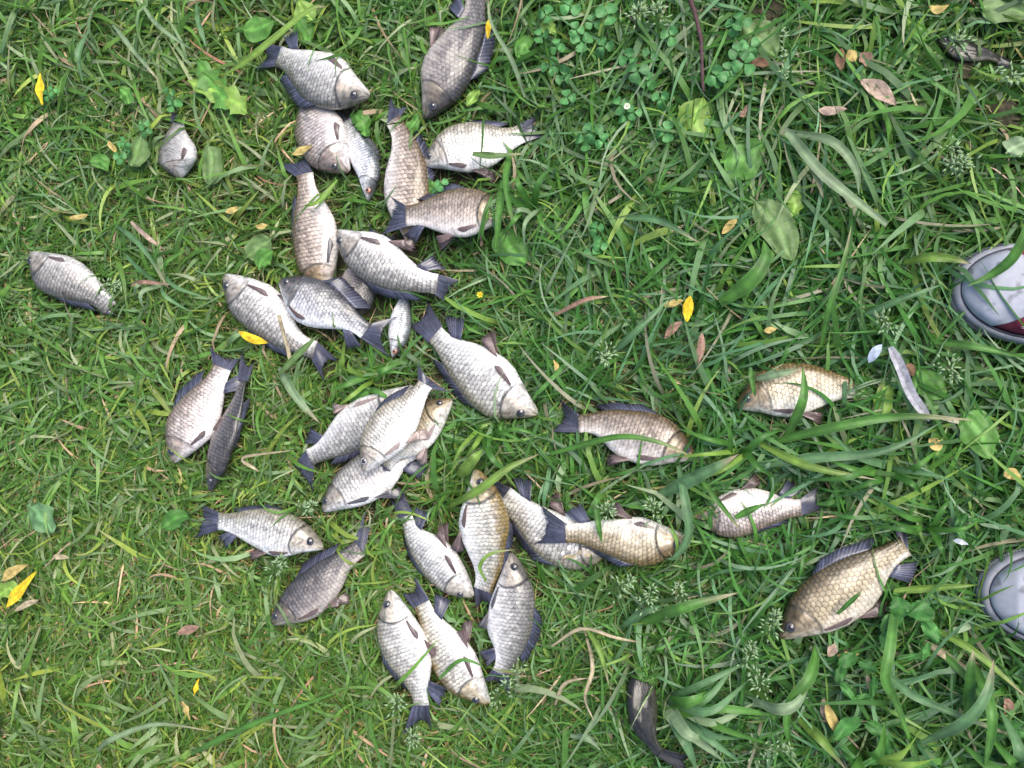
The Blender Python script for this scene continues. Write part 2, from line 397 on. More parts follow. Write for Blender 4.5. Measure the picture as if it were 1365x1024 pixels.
    if 'p' in fins:
        a0 = -.56-.14*r.random()
        # the fin lies along the flank: bow every ray over the skin
        na, ns = 17, 7; tt_ = np.linspace(0, 1, na); ss = np.linspace(0, 1, ns)
        PV = []
        for q in ss:
            for x in tt_:
                uu = .262+q*(.185-.055*abs(2*x-1)**2); dd = (a0-.02-.09*x)*(1-q)+(a0-.02-.20*x)*q
                PV.append(surf(uu, max(dd, -.97), 1, .0010+.0008*math.sin(q*3.1)+(.0003 if int(x*16+.5) % 2 else 0)))
        PV = np.array(PV); pc = wcol[None]*np.tile(np.where(np.arange(na) % 2 == 0, 1.25, .8), ns)[:, None]
        lo = PV.copy(); lo[:, 2] -= .0007; F = grid_faces(ns, na); m_ = len(PV)
        mesh('pectoral_fin', np.vstack([PV, lo]), F+[tuple(i+m_ for i in f[::-1]) for f in F], FIN, root, np.vstack([pc, pc]))
    return root

L0, L1, L2 = .027, .046, .064
FISH = [
 # name, tone, z, snout, peduncle, back, belly, tail tips, label, options
 ('crucian_carp', 'silver', (L1-.004, L1, L0), (493, 128), (371, 75), (416, 139), (440, 69), ((343, 59), (337, 91)), 'grey carp atop the upper pile, pale fin raised, tail fanned beside a round leaf', dict(df=.7, fins='ap')),
 ('crucian_carp', 'dark', L0, (566, 158), (634, -6), (636, 92), (572, 72), ((640, -42), (664, -28)), 'dark brown carp with tan head, cut off by the top edge of the picture', dict(df=.8, fins='av', lat=-.1)),
 ('crucian_carp', 'pink', L0, (465, 229), (414, 112), (393, 186), (462, 168), ((395, 92), (420, 84)), 'pinkish silver carp whose tail end lies under the grey carp of the upper pile', dict(df=0, fins='p', warm='brown')),
 ('roach_fish', 'roach', L0-.004, (491, 268), (463, 160), (506, 219), (466, 211), ((450, 146), (470, 143)), 'slim blue-white fish with small red eye, wedged beside the pinkish carp', dict(df=.3, eye='red', fins='v', slim=1.1, fc='grey', lat=.35)),
 ('crucian_carp', 'bronze', (L0-.004, L0, L0), (549, 330), (524, 160), (573, 240), (510, 235), ((520, 128), (541, 141)), 'brown-scaled carp, tail up, its head hidden under another carp\'s tail', dict(df=.4, fins='', lat=.1)),
 ('crucian_carp', 'bronze', (L1-.004, L1, L1), (676, 287), (541, 288), (612, 250), (616, 317), ((513, 262), (508, 310)), 'bronze carp with dark forked tail laid over its neighbour, head buried in grass', dict(df=.5, fins='apv', lat=.15)),
 ('crucian_carp', 'white', L0, (564, 219), (696, 178), (614, 166), (628, 230), ((716, 153), (724, 178)), 'white-bellied carp with blue-black tail beneath the dark brown carp', dict(df=.3, fins='pv', lat=.1)),
 ('crucian_carp', 'silver', L0, (240, 238), (238, 163), (208, 193), (263, 192), ((228, 147), (252, 147)), 'small short grey carp alone in the grass, tail up, upper part of the left side', dict(df=.1, fins='p', skin_gain=.72)),
 ('crucian_carp', 'silver', L0, (39, 338), (147, 412), (80, 400), (109, 351), ((158, 402), (155, 418)), 'grey carp lying alone farthest to the left', dict(df=.4, fins='p', skin_gain=.66)),
 ('crucian_carp', 'bronze', (L0-.006, L0, L0), (431, 398), (406, 232), (390, 318), (450, 310), ((364, 212), (402, 208)), 'tan carp hanging down from a spread blue tail, head tucked under a grey carp', dict(df=.35, fins='p', lat=.15, warm='grey')),
 ('crucian_carp', 'silver', (L1, L1+.002, L1-.008), (449, 308), (583, 379), (494, 380), (527, 322), ((614, 377), (592, 398)), 'olive-flecked carp lying slantwise, white belly up, in the middle of the left heap', dict(df=.55, fins='apv', lat=-.15)),
 ('crucian_carp', 'dark', L0-.006, (470, 432), (502, 325), (503, 385), (455, 372), None, 'dark-scaled carp mostly hidden between two carp of the left heap', dict(df=.5, fins='')),
 ('crucian_carp', 'slate', (L1-.006, L1, L1-.004), (373, 374), (488, 442), (441, 379), (407, 434), ((526, 425), (515, 471)), 'dark-backed carp with raised dorsal fin and large tail, in the left heap', dict(df=1.0, fins='ap')),
 ('crucian_carp', 'silver', L0, (299, 367), (420, 467), (333, 443), (379, 396), ((447, 483), (433, 507)), 'silver-grey carp with a yellow leaf under its back', dict(df=.4, fins='pv')),
 ('roach_fish', 'roach', L0-.006, (523, 477), (541, 385), (549, 432), (520, 428), ((535, 372), (548, 372)), 'slim silver fish with orange eye, pointing down between two carp tails', dict(df=.0, eye='red', fins='', slim=1.1, lat=.3)),
 ('crucian_carp', 'white', L0, (716, 552), (580, 446), (618, 535), (668, 473), ((564, 399), (544, 428)), 'large white-bellied carp with wide forked tail in the centre of the picture', dict(df=.5, fins='apv', roll=14)),
 ('crucian_carp', 'pink', L0, (231, 616), (296, 490), (233, 543), (291, 566), ((283, 464), (315, 475)), 'pale pinkish carp lying beside a slim dark fish', dict(df=.8, fins='apv')),
 ('dark_backed_fish', 'dark', L0, (280, 655), (324, 507), (321, 585), (281, 573), ((337, 484), (321, 472)), 'slim dark grey fish lying against the pale pinkish carp', dict(df=.3, fins='v', roll=-28, lat=-.1, skin_gain=.8)),
 ('crucian_carp', 'silver', L0, (552, 516), (412, 610), (494, 594), (463, 540), ((386, 628), (412, 655)), 'silver carp with drooping blue tail, lowest fish of the central crossed pile', dict(df=.4, fins='apv', warm='pale')),
 ('crucian_carp', 'white', (L2, L2, L2-.004), (485, 629), (567, 512), (497, 555), (545, 590), ((560, 486), (594, 520)), 'white carp with dark eye on top of the central crossed pile', dict(df=.4, fins='pv', lat=.1, eye='pale', warm='pale')),
 ('crucian_carp', 'silver', L0-.002, (430, 681), (560, 597), (465, 613), (506, 664), ((579, 590), (550, 612)), 'carp with white throat, snout toward the lower left corner, under the crossed pile', dict(df=0, fins='apv', lat=.1, warm='grey')),
 ('crucian_carp', 'gold', L1-.006, (602, 533), (513, 622), (536, 553), (580, 589), ((478, 634), (492, 654)), 'golden-flanked carp lying belly up beneath the top carp of the crossed pile', dict(df=0, fins='pv', roll=10, warm='pale')),
 ('crucian_carp', 'white', L0, (431, 730), (291, 695), (369, 677), (358, 739), ((262, 675), (256, 715)), 'white and grey carp with spread tail above the dark curved carp', dict(df=.2, fins='apv', lat=.2)),
 ('crucian_carp', 'dark', L0, (362, 832), (480, 731), (402, 762), (441, 806), ((487, 684), (492, 690)), 'dark violet-grey carp with upturned tail and long dorsal fin', dict(df=.75, fins='pv', lat=-.1)),
 ('crucian_carp', 'white', L0, (631, 795), (541, 688), (557, 764), (602, 725), ((531, 652), (518, 664)), 'white carp slanting down with its head against the upright gold-backed carp', dict(df=.35, fins='apv', roll=10)),
 ('crucian_carp', 'creamgold', (L1, L1, L0), (634, 626), (644, 787), (681, 688), (611, 690), ((636, 812), (660, 812)), 'upright white carp with gold-brown back, head at the top', dict(df=.2, fins='pv', roll=12, lat=.3)),
 ('crucian_carp', 'white', L0-.003, (822, 728), (672, 662), (721, 745), (748, 680), ((645, 655), (655, 640)), 'pale carp half covered by the dark tail of the long golden carp', dict(df=.6, fins='av', roll=6)),
 ('crucian_carp', 'gold', (L0+.006, L1-.006, L1), (918, 718), (754, 711), (838, 754), (838, 687), ((717, 676), (712, 722)), 'long golden carp whose dark forked tail lies across a pale carp', dict(df=.5, fins='apv', lat=.15)),
 ('crucian_carp', 'bronze', L0, (928, 612), (771, 565), (862, 546), (848, 616), ((742, 533), (733, 572)), 'reddish bronze carp with ragged dark tail, grass blades across its flank', dict(df=.4, fins='pv', lat=.15)),
 ('crucian_carp', 'pink', L0-.004, (922, 692), (1068, 677), (985, 716), (975, 653), ((1096, 648), (1101, 676)), 'silver carp with navy tail, head lost in long grass', dict(df=.2, fins='apv')),
 ('crucian_carp', 'gold', L0, (982, 543), (1150, 520), (1058, 483), (1070, 553), ((1172, 512), (1176, 538)), 'golden carp with white throat lying between the grass and the red shoe', dict(df=0, fins='pv', lat=.2)),
 ('crucian_carp', 'brass', L0+.004, (1040, 850), (1207, 728), (1103, 751), (1152, 818), ((1190, 694), (1206, 697)), 'largest golden-brown carp with sharp scales and dark eye, near the white-toed shoe', dict(df=.55, fins='apv', lat=-.05, roll=-9)),
 ('dark_backed_fish', 'black', (.010, .036, .040), (866, 868), (880, 1004), (835, 938), (876, 932), ((936, 1014), (924, 1034)), 'blackish curved fish at the bottom edge, head under grass', dict(df=.2, fins='', roll=-25, skin_gain=.6, fc='black')),
 ('crucian_carp', 'white', L0+.004, (520, 787), (561, 940), (507, 861), (571, 862), ((542, 978), (572, 976)), 'white carp pointing up with a blue tail in seeding grass, lowest of the fish trio', dict(df=.45, fins='apv', roll=8)),
 ('crucian_carp', 'creamgold', L0-.002, (652, 938), (562, 805), (571, 887), (622, 850), ((553, 769), (538, 790)), 'yellow-gold carp between two white carp, tail up', dict(df=.2, fins='apv', roll=10, lat=.2)),
 ('crucian_carp', 'silver', L0+.008, (682, 737), (667, 898), (713, 822), (651, 820), ((646, 912), (677, 929)), 'silver-grey carp with tan head up and blunt tail beside the yellow-gold carp', dict(df=.7, fins='apv', warm='grey')),
 ('dark_backed_fish', 'black', L0-.002, (1249, 52), (1333, 80), (1285, 51), (1277, 79), ((1356, 82), (1350, 98)), 'small blackish fish sunk in the grass near the top corner above the shoe', dict(df=0, fins='', skin_gain=1.1, fc='black')),
]
for i, f in enumerate(FISH):
    nm, tone, z, S, E, D, V, T, lab, o = f
    make_fish(i, nm, tone, z, S, E, D, V, T, lab, **o)

# heights of what lies on the grass, so that the blades bend under or over it
GS = .003; GX0, GY0 = -1.0, -.8; GNX, GNY = 680, 540
TOP = np.full((GNX, GNY), -1.0); BOT = np.full((GNX, GNY), 9.0)
def stamp(V, dil=1):
    i = ((V[:, 0]-GX0)/GS).astype(int); j = ((V[:, 1]-GY0)/GS).astype(int)
    ok = (i > 1) & (j > 1) & (i < GNX-2) & (j < GNY-2); i, j, z = i[ok], j[ok], V[ok, 2]
    for a in range(-dil, dil+1):
        for b in range(-dil, dil+1):
            np.maximum.at(TOP, (i+a, j+b), z); np.minimum.at(BOT, (i+a, j+b), z)
def sample(A, x, y, default):
    i = ((x-GX0)/GS).astype(int); j = ((y-GY0)/GS).astype(int)
    ok = (i >= 0) & (j >= 0) & (i < GNX) & (j < GNY)
    return np.where(ok, A[np.clip(i, 0, GNX-1), np.clip(j, 0, GNY-1)], default)
for V in FISH_V: stamp(V)
for V in FIN_V: stamp(V)
SOLID = TOP.copy()

# ------------------------------------------------------------------ shoes
def make_shoe(toe, yaw, label, both):
    z0 = .010; o3 = G(toe, .03); o3[2] = z0
    root = empty('canvas_shoe', tuple(o3)); tag(root, label, 'shoe', 'canvas shoes of the person standing by the fish')
    ca, sa = math.cos(yaw), math.sin(yaw)
    def wld(P):
        P = np.asarray(P, float); return np.stack([o3[0]+P[:, 0]*ca-P[:, 1]*sa, o3[1]+P[:, 0]*sa+P[:, 1]*ca, z0+P[:, 2]], 1)
    xs_ = np.array([0, .004, .012, .03, .055, .085, .12, .17, .21, .25, .275, .286]); hw = np.array([.0, .016, .028, .040, .0475, .0505, .049, .042, .037, .035, .025, .0])
    n = 144
    def hwf(x): x = np.asarray(x, float); return np.where(x < .085, .0505*np.sqrt(np.clip(1-np.clip((.085-x)/.085, 0, 1)**2.3, 0, 1)), np.interp(x, xs_, hw))
    def outline(k, inset=0.0):
        # closed loop, toe at x = 0
        P = []
        for j in range(n):
            a = 2*math.pi*j/n; x = .143*(1-math.cos(a)); s = 1 if a <= math.pi else -1
            P.append((x, s*float(hwf(x))))
        P = np.array(P); c = np.array([.12, 0]); dd = P-c; r = np.linalg.norm(dd, axis=1)
        return c+dd*(1-inset/r)[:, None]
    rings = [(.004, .0), (0, .006), (-.002, .015), (0, .024), (.002, .0275), (.0055, .0285), (.0075, .0265)]
    V = np.vstack([np.c_[outline(0, i), np.full(n, z)] for i, z in rings]); F = grid_faces(len(rings), n, True); F.append(tuple(range(n)))
    rr = np.random.default_rng(3); c = np.tile(np.array([.27, .28, .31]), (len(V), 1))*(.8+.35*vnoise(V[:, 0], V[:, 1]+V[:, 2]*3, 120, 4))[:, None]
    mesh('rubber_sole', wld(V), F, RUBBER, root, c)
    # ribbed bumper round the toe, a band of small raised lozenges
    ol = outline(0, -.0022); V, F = [], []
    for row in range(3):
        for j in range(-26, 27):
            t = (j+.5*(row % 2))/26*18; jj = t % n; a = int(jj); f = jj-a; p = ol[a]*(1-f)+ol[(a+1) % n]*f; q = ol[(a+1) % n]-ol[a]; q /= np.linalg.norm(q); nn = np.array([q[1], -q[0]])
            if np.dot(nn, p-np.array([.1, 0])) < 0: nn = -nn
            zc = .009+row*.0055; b = len(V)
            for dx, dz, dn in ((-.0019, 0, 0), (0, -.0024, 0), (.0019, 0, 0), (0, .0024, 0), (0, 0, .0012)):
                V.append((p[0]+q[0]*dx+nn[0]*dn, p[1]+q[1]*dx+nn[1]*dn, zc+dz))
            F += [(b, b+1, b+4), (b+1, b+2, b+4), (b+2, b+3, b+4), (b+3, b, b+4)]
    mesh('toe_bumper', wld(np.array(V)), F, RUBBER, root, np.tile((.30, .31, .34), (len(V), 1)), flat=True)
    # dark groove line between sole and upper
    P = np.c_[outline(0, .0075), np.full(n, .0275)]; P = np.vstack([P, P[:1]])
    V, F = tube(wld(P), .0021, 6); mesh('dark_piping', V, F, RUBBER, root, np.tile((.035, .035, .05), (len(V), 1)))
    # upper and toe cap: a dome over the footprint
    hx = np.array([0, .02, .05, .09, .13, .18, .23, .286]); hz = np.array([.018, .022, .028, .034, .046, .062, .074, .078])
    def dome(x, a, off=0.0):
        x = np.asarray(x, float); w = np.maximum(hwf(np.clip((x-.0066)*1.05, 0, .286))*.85, .0004); y = w*np.sin(a); return np.stack([x, y*(1+off/.05), .026+np.interp(x, hx, hz)*np.sqrt(np.clip((x-.0066)/.02, 0, 1))*np.abs(np.cos(a))**.55+off], -1)
    A = np.linspace(-math.pi/2, math.pi/2, 33)
    def cap_edge(a): return .080-.040*np.abs(np.sin(a))**1.7
    S_ = np.linspace(0, 1, 22)
    A = np.linspace(-math.pi/2, math.pi/2, 61); S_ = np.linspace(0, 1, 40); aa, ss = np.meshgrid(A, S_); x = .0067+ss**1.4*(cap_edge(aa)-.0067); V = dome(x, aa, .0022).reshape(-1, 3)
    lip = dome(cap_edge(A), A, -.002); V2 = np.vstack([V, lip]); F = grid_faces(41, 61)
    dirt = vnoise(V2[:, 0], V2[:, 1], 95, 12)*.6+vnoise(V2[:, 0], V2[:, 1], 240, 13)*.4
    c = np.array([.37, .385, .43])[None]*(1-.55*smooth(.64, .80, dirt))[:, None]*(.9+.15*vnoise(V2[:, 0], V2[:, 1], 60, 14))[:, None]
    mesh('toe_cap', wld(V2), F, RUBBER, root, c)
    aa, ss = np.meshgrid(A, np.linspace(0, 1, 40)); x0 = cap_edge(aa)-.006; x = x0+ss*(.276-x0); V = dome(x, aa).reshape(-1, 3)
    c = np.tile(np.array([.165, .028, .045]), (len(V), 1))
    up = mesh('canvas_upper', wld(V), grid_faces(40, 61), CANVAS, root, c)
    # stitches behind the cap and along the sole, eyelets, laces
    V, F = [], []
    def stitch(p, q):
        v, f = tube(np.array([p, (np.array(p)+q)/2+[0, 0, .0006], q]), .0005, 5); b = len(V); V.extend(v); F.extend([tuple(i+b for i in g) for g in f])
    for side in (-1, 1):
        for lane in (0, 1):
            for k in range(26):
                x = .062+lane*.0+k*.0052; th = side*(1.12-lane*.06-.012*k*.2)
                stitch(dome(np.array(x), np.array(th), .0004), dome(np.array(x+.0034), np.array(th-side*.003), .0004))
    so = mesh('stitching', wld(np.array(V)), F, CANVAS, root, np.tile((.42, .30, .32), (len(V), 1)))
    for k in range(5):
        for side in (-1, 1):
            p = dome(np.array(.105+.025*k), np.array(side*.52), .0012); ring = []
            for q in range(17):
                t = q/16*2*math.pi; ring.append(p+np.array([.0042*math.cos(t), .0042*math.sin(t), -side*.0*math.sin(t)-abs(side)*side*.0022*math.sin(t)]))
            v, f = tube(wld(np.array(ring)), .0013, 6); mesh('eyelet', v, f, RUBBER, root, np.tile((.45, .47, .5), (len(v), 1)))
        a = np.linspace(-.52, .52, 9); P = dome(np.full(9, .105+.025*k), a, .004)
        v, f = tube(wld(P), .0036, 8, .5); mesh('lace', v, f, CANVAS, root, np.tile((.62, .62, .62), (len(v), 1)))
    SHOE_V.append(wld(np.c_[outline(0, 0), np.full(n, .03)]))
    Vd = wld(dome(*np.meshgrid(np.linspace(.004, .28, 140), np.linspace(-1.5, 1.5, 60), indexing='ij')).reshape(-1, 3)); stamp(Vd, 2)
    for q in np.linspace(0, .09, 40): stamp(wld(np.c_[outline(0, q*.4), np.full(n, .028)]), 1)
SHOE_V = []
make_shoe((1270, 380), math.radians(-8), 'worn canvas shoe with grey rubber toe cap and dark red cloth', True)
make_shoe((1307, 787), math.radians(-3), 'worn canvas shoe of which little more than the pale rubber toe shows', True)
SOLID = TOP.copy()

# ------------------------------------------------------------------ leaves, blades, clover
def leaf_mesh(P, hw, shape, colr, seed=0, nl=14, na=5, fold=.25, wave=.001, rib=1.35, tip=None, serr=0.0, nserr=9, edgecol=None, twist=0.0):
    """leaf along path P (world points); half width hw; shape(s) gives its outline"""
    r = np.random.default_rng(seed); C = catmull(P, nl); s = np.linspace(0, 1, nl)
    T = np.gradient(C, axis=0); T /= np.linalg.norm(T, axis=1)[:, None]
    sd = np.stack([-T[:, 1], T[:, 0], np.zeros(nl)], 1); sd /= np.maximum(np.linalg.norm(sd, axis=1), 1e-6)[:, None]
    upv = np.cross(T, sd); tw = twist*(s-.3)
    sd, upv = sd*np.cos(tw)[:, None]+upv*np.sin(tw)[:, None], upv*np.cos(tw)[:, None]-sd*np.sin(tw)[:, None]
    a = np.linspace(-1, 1, na); w = hw*shape(s)
    if serr: w = w*(1-serr*((s*nserr) % 1.0))
    ph = r.random(2)*6
    if na == 19: aw = np.where(a[None] < 0, (.86+.26*vnoise(s*7+seed, s*0, 1, 61))[:, None], (.86+.26*vnoise(s*7+seed+40, s*0, 1, 62))[:, None])
    else: aw = 1.0
    V = C[:, None]+sd[:, None]*(a[None, :]*w[:, None]*aw)[..., None]+upv[:, None]*(fold*np.abs(a)[None]*w[:, None])[..., None]
    V[..., 2] += wave*np.sin(s[:, None]*11+ph[0]+a[None]*2)*np.abs(a)[None]
    if na == 19: V[..., 2] += .0035*(vnoise(V[..., 0], V[..., 1], 130, seed)-.5)-.0004*np.cos(a*9.5)[None]
    c = np.array(colr)[None, None]*np.ones((nl, na, 1)); c = c*(1+(rib-1)*np.exp(-(a/.18)**2))[None, :, None]
    if na == 7 and rib == 1.18: c = c*np.array([1.0, .82, 1.08, 1.0, 1.08, .82, 1.0])[None, :, None]*(1-.25*smooth(.6, .8, vnoise(s*9+seed, s*0, 1, 77)))[:, None, None]
    if na >= 9: c = c*(1+.07*np.cos(a*9.5)*np.exp(-np.abs(a)*.3))[None, :, None]
    if tip is not None: k = smooth(.65, 1, s)[:, None, None]; c = c*(1-k)+np.array(tip)*k
    c = c*(.85+.3*vnoise(V[..., 0], V[..., 1], 150, seed+1))[..., None]
    return V.reshape(-1, 3), grid_faces(nl, na), np.repeat(c.reshape(-1, 1, 3), 1, 1).reshape(-1, 3)
sh_oval = lambda s: np.sin(np.pi*np.clip(s, 0, 1)**.8)**.62*np.clip(1-(s > .999)*.9, 0, 1)+.03
sh_plant = lambda s: np.where(s < .14, .09, np.sin(np.pi*np.clip((s-.12)/.88, 0, 1)**.72)**.6)+.02
sh_lance = lambda s: np.sin(np.pi*np.clip(s, 0, 1)**.9)**.9+.02
sh_blade = lambda s: np.minimum(1, .55+s*1.6)*(1-s**3.2)+.012
sh_clover = lambda s: np.clip(np.sin(np.pi*.5*np.clip(s/.72, 0, 1)), 0, 1)*np.where(s > .72, np.sqrt(np.clip(1-((s-.72)/.30)**2, 0, 1)), 1)+.03
GREENS = {'green': (.090, .235, .040), 'mid': (.060, .172, .030), 'blue': (.125, .255, .105), 'pale': (.24, .34, .18), 'lime': (.20, .34, .06), 'straw': (.39, .33, .21), 'rust': (.29, .18, .13),
          'yellow': (.72, .50, .03), 'ochre': (.46, .36, .13), 'tan': (.40, .30, .23), 'grey': (.34, .34, .37), 'brown': (.17, .10, .06), 'olive': (.13, .22, .07), 'white': (.50, .53, .58), 'pale_blue': (.36, .42, .52)}
LEAF_V = []
def lift(P, base, over):
    """world path from picture points; a blade that lies over something rests on it"""
    out = []
    Q = catmull(np.array([[p[0], p[1], (p[2] if len(p) > 2 else base)] for p in P]), max(5, len(P)*3))
    for x, y, z in Q:
        g = G((x, y), z)
        for _ in range(3):
            t = float(sample(SOLID, g[0:1], g[1:2], -1.0)[0])
            if over and t > 0: g = G((x, y), max(z, t+.0022))
        out.append(g)
    out = np.array(out)
    if over:
        zz = out[:, 2].copy()
        for k in range(1, len(zz)-1): out[k, 2] = max(zz[k], .5*zz[k]+.25*(zz[k-1]+zz[k+1]))
    return out
def single_leaf(name, P, wpx, shape, tone, label, cat, group=None, z=.030, mat=None, over=False, flat=True, **k):
    pts = lift(P, z, over); org = pts.mean(0); org[2] = 0
    V, F, c = leaf_mesh(pts, wpx*PX/2, shape, GREENS[tone], **k)
    o = mesh(name, V, F, mat or LEAF, None, c, origin=org); tag(o, label, cat, group); LEAF_V.append(V)
    return o

# broad weed leaves
PLANTAIN = [
 ((944, 192), (926, 160), (938, 131), 46, 'lime', 'bright green oval plantain leaf below the end of the dark twig'),
 ((960, 215), (985, 213), (1018, 190), 54, 'green', 'round ribbed plantain leaf touching the bright oval one'),
 ((1000, 262), (1035, 300), (1056, 348), 44, 'olive', 'long blunt dull green leaf above the golden carp'),
 ((660, 300), (680, 330), (702, 352), 40, 'green', 'oval leaf at the hidden head of the bronze carp'),
 ((985, 30), (1012, 52), (1035, 75), 48, 'olive', 'broad grey-green leaf beside the clover at the top'),
 ((1300, 10), (1335, 8), (1372, 20), 40, 'olive', 'broad leaf cut off by the top right corner'),
 ((318, 40), (345, 38), (366, 28), 36, 'green', 'plantain leaf above the fanned tail of the grey carp'),
 ((392, 26), (404, 40), (410, 60), 32, 'green', 'pointed plantain leaf between the grey carp tail and its raised fin'),
 ((190, 175), (182, 205), (175, 222), 38, 'olive', 'broad leaf half under the small short carp'),
 ((276, 190), (283, 215), (278, 248), 34, 'olive', 'broad leaf on the belly side of the small short carp'),
 ((38, 672), (55, 690), (72, 710), 42, 'blue', 'matt blue-green round leaf near the left edge'),
 ((705, 68), (699, 60), (690, 78), 26, 'green', 'small oval leaf among clover close to the dark brown carp'),
 ((540, 178), (553, 164), (560, 150), 16, 'green', 'narrow leaf by the snout of the dark brown carp'),
 ((325, 345), (345, 330), (362, 320), 36, 'olive', 'broad leaf beside the tan carp'),
 ((345, 360), (350, 345), (365, 335), 26, 'green', 'leaf above the silver-grey carp with the yellow leaf'),
 ((480, 150), (486, 165), (490, 182), 18, 'green', 'curved leaf between the upper pile and the brown-scaled carp'),
 ((555, 245), (570, 250), (585, 252), 24, 'green', 'leaf under the edge of the brown-scaled carp'),
 ((1280, 545), (1305, 575), (1320, 612), 40, 'green', 'large green dock leaf below the red shoe'),
 ((1215, 488), (1240, 512), (1262, 530), 32, 'green', 'green leaf with pale midrib next to the grey strip'),
 ((1172, 555), (1178, 530), (1180, 505), 22, 'lime', 'lime leaf beside the pale scrap near the golden carp'),
 ((1340, 205), (1352, 196), (1372, 188), 26, 'pale', 'pale broad blade tip at the right edge above the shoe'),
 ((640, 120), (630, 130), (622, 142), 14, 'lime', 'small lime leaf between the dark brown carp and the white-bellied one'),
 ((120, 215), (135, 215), (146, 228), 20, 'green', 'oval leaf near the small short carp with an orange leaf above it'),
 ((720, 40), (730, 36), (742, 44), 18, 'lime', 'yellow-green young leaf in the clover at the top'),
 ((1160, 40), (1168, 44), (1174, 54), 18, 'green', 'small round leaf above the curled tan leaf'),
 ((1220, 30), (1222, 45), (1228, 60), 22, 'green', 'small leaf near the sunken blackish fish'),
 ((160, 118), (170, 128), (172, 140), 20, 'green', 'small leaf between the yellow leaf and the lobed leaf'),
 ((495, 520), (480, 530), (470, 545), 14, 'mid', 'dark leaf at the edge of the crossed pile'),
 ((420, 30), (405, 15), (398, 0), 28, 'lime', 'lime leaf at the top edge beside the plantain leaves'),
 ((215, 705), (235, 690), (252, 688), 24, 'mid', 'leaf by the spread tail of the white and grey carp'),
]
for i, (a, b, c, w, t, lab) in enumerate(PLANTAIN):
    single_leaf('plantain_leaf', (a, b, c), w, sh_plant if w > 24 else sh_oval, t, lab, 'leaf', 'broad weed leaves in the grass', z=.027+.004*(i % 3), seed=300+i, nl=20, na=19, fold=-.10, wave=.0022, rib=1.5)
# lobed dandelion leaf
sh_lobed = lambda s: (np.sin(np.pi*np.clip(s, 0, 1)**.8)**.6)*(.55+.45*np.abs(((s*4.5) % 1)-.35)/.65)+.04
for i, (P, w, t, lab) in enumerate([(((308, 145), (285, 115), (262, 80)), 46, 'green', 'bright lobed dandelion leaf left of the grey carp tail'), (((330, 150), (300, 128), (250, 108)), 40, 'lime', 'second lobed dandelion leaf crossing under the bright one'),
                                    (((30, 800), (12, 785), (-8, 800)), 30, 'lime', 'yellow-green lobed leaf standing in for sunlight at the left edge'), (((470, 150), (484, 166), (487, 182)), 26, 'green', 'jagged leaf hanging over the tail of the slim blue-white fish'),  # the lime leaf at the left edge stands in for sunlight
                                    (((1050, 250), (1060, 270), (1055, 290)), 26, 'lime', 'small lobed leaf in the grass left of the red shoe')]):
    single_leaf('dandelion_leaf', P, w, sh_lobed, t, lab, 'leaf', 'lobed weed leaves in the grass', z=.030, seed=340+i, nl=34, na=7, fold=.1, wave=.003, rib=1.6, over=(i == 3))
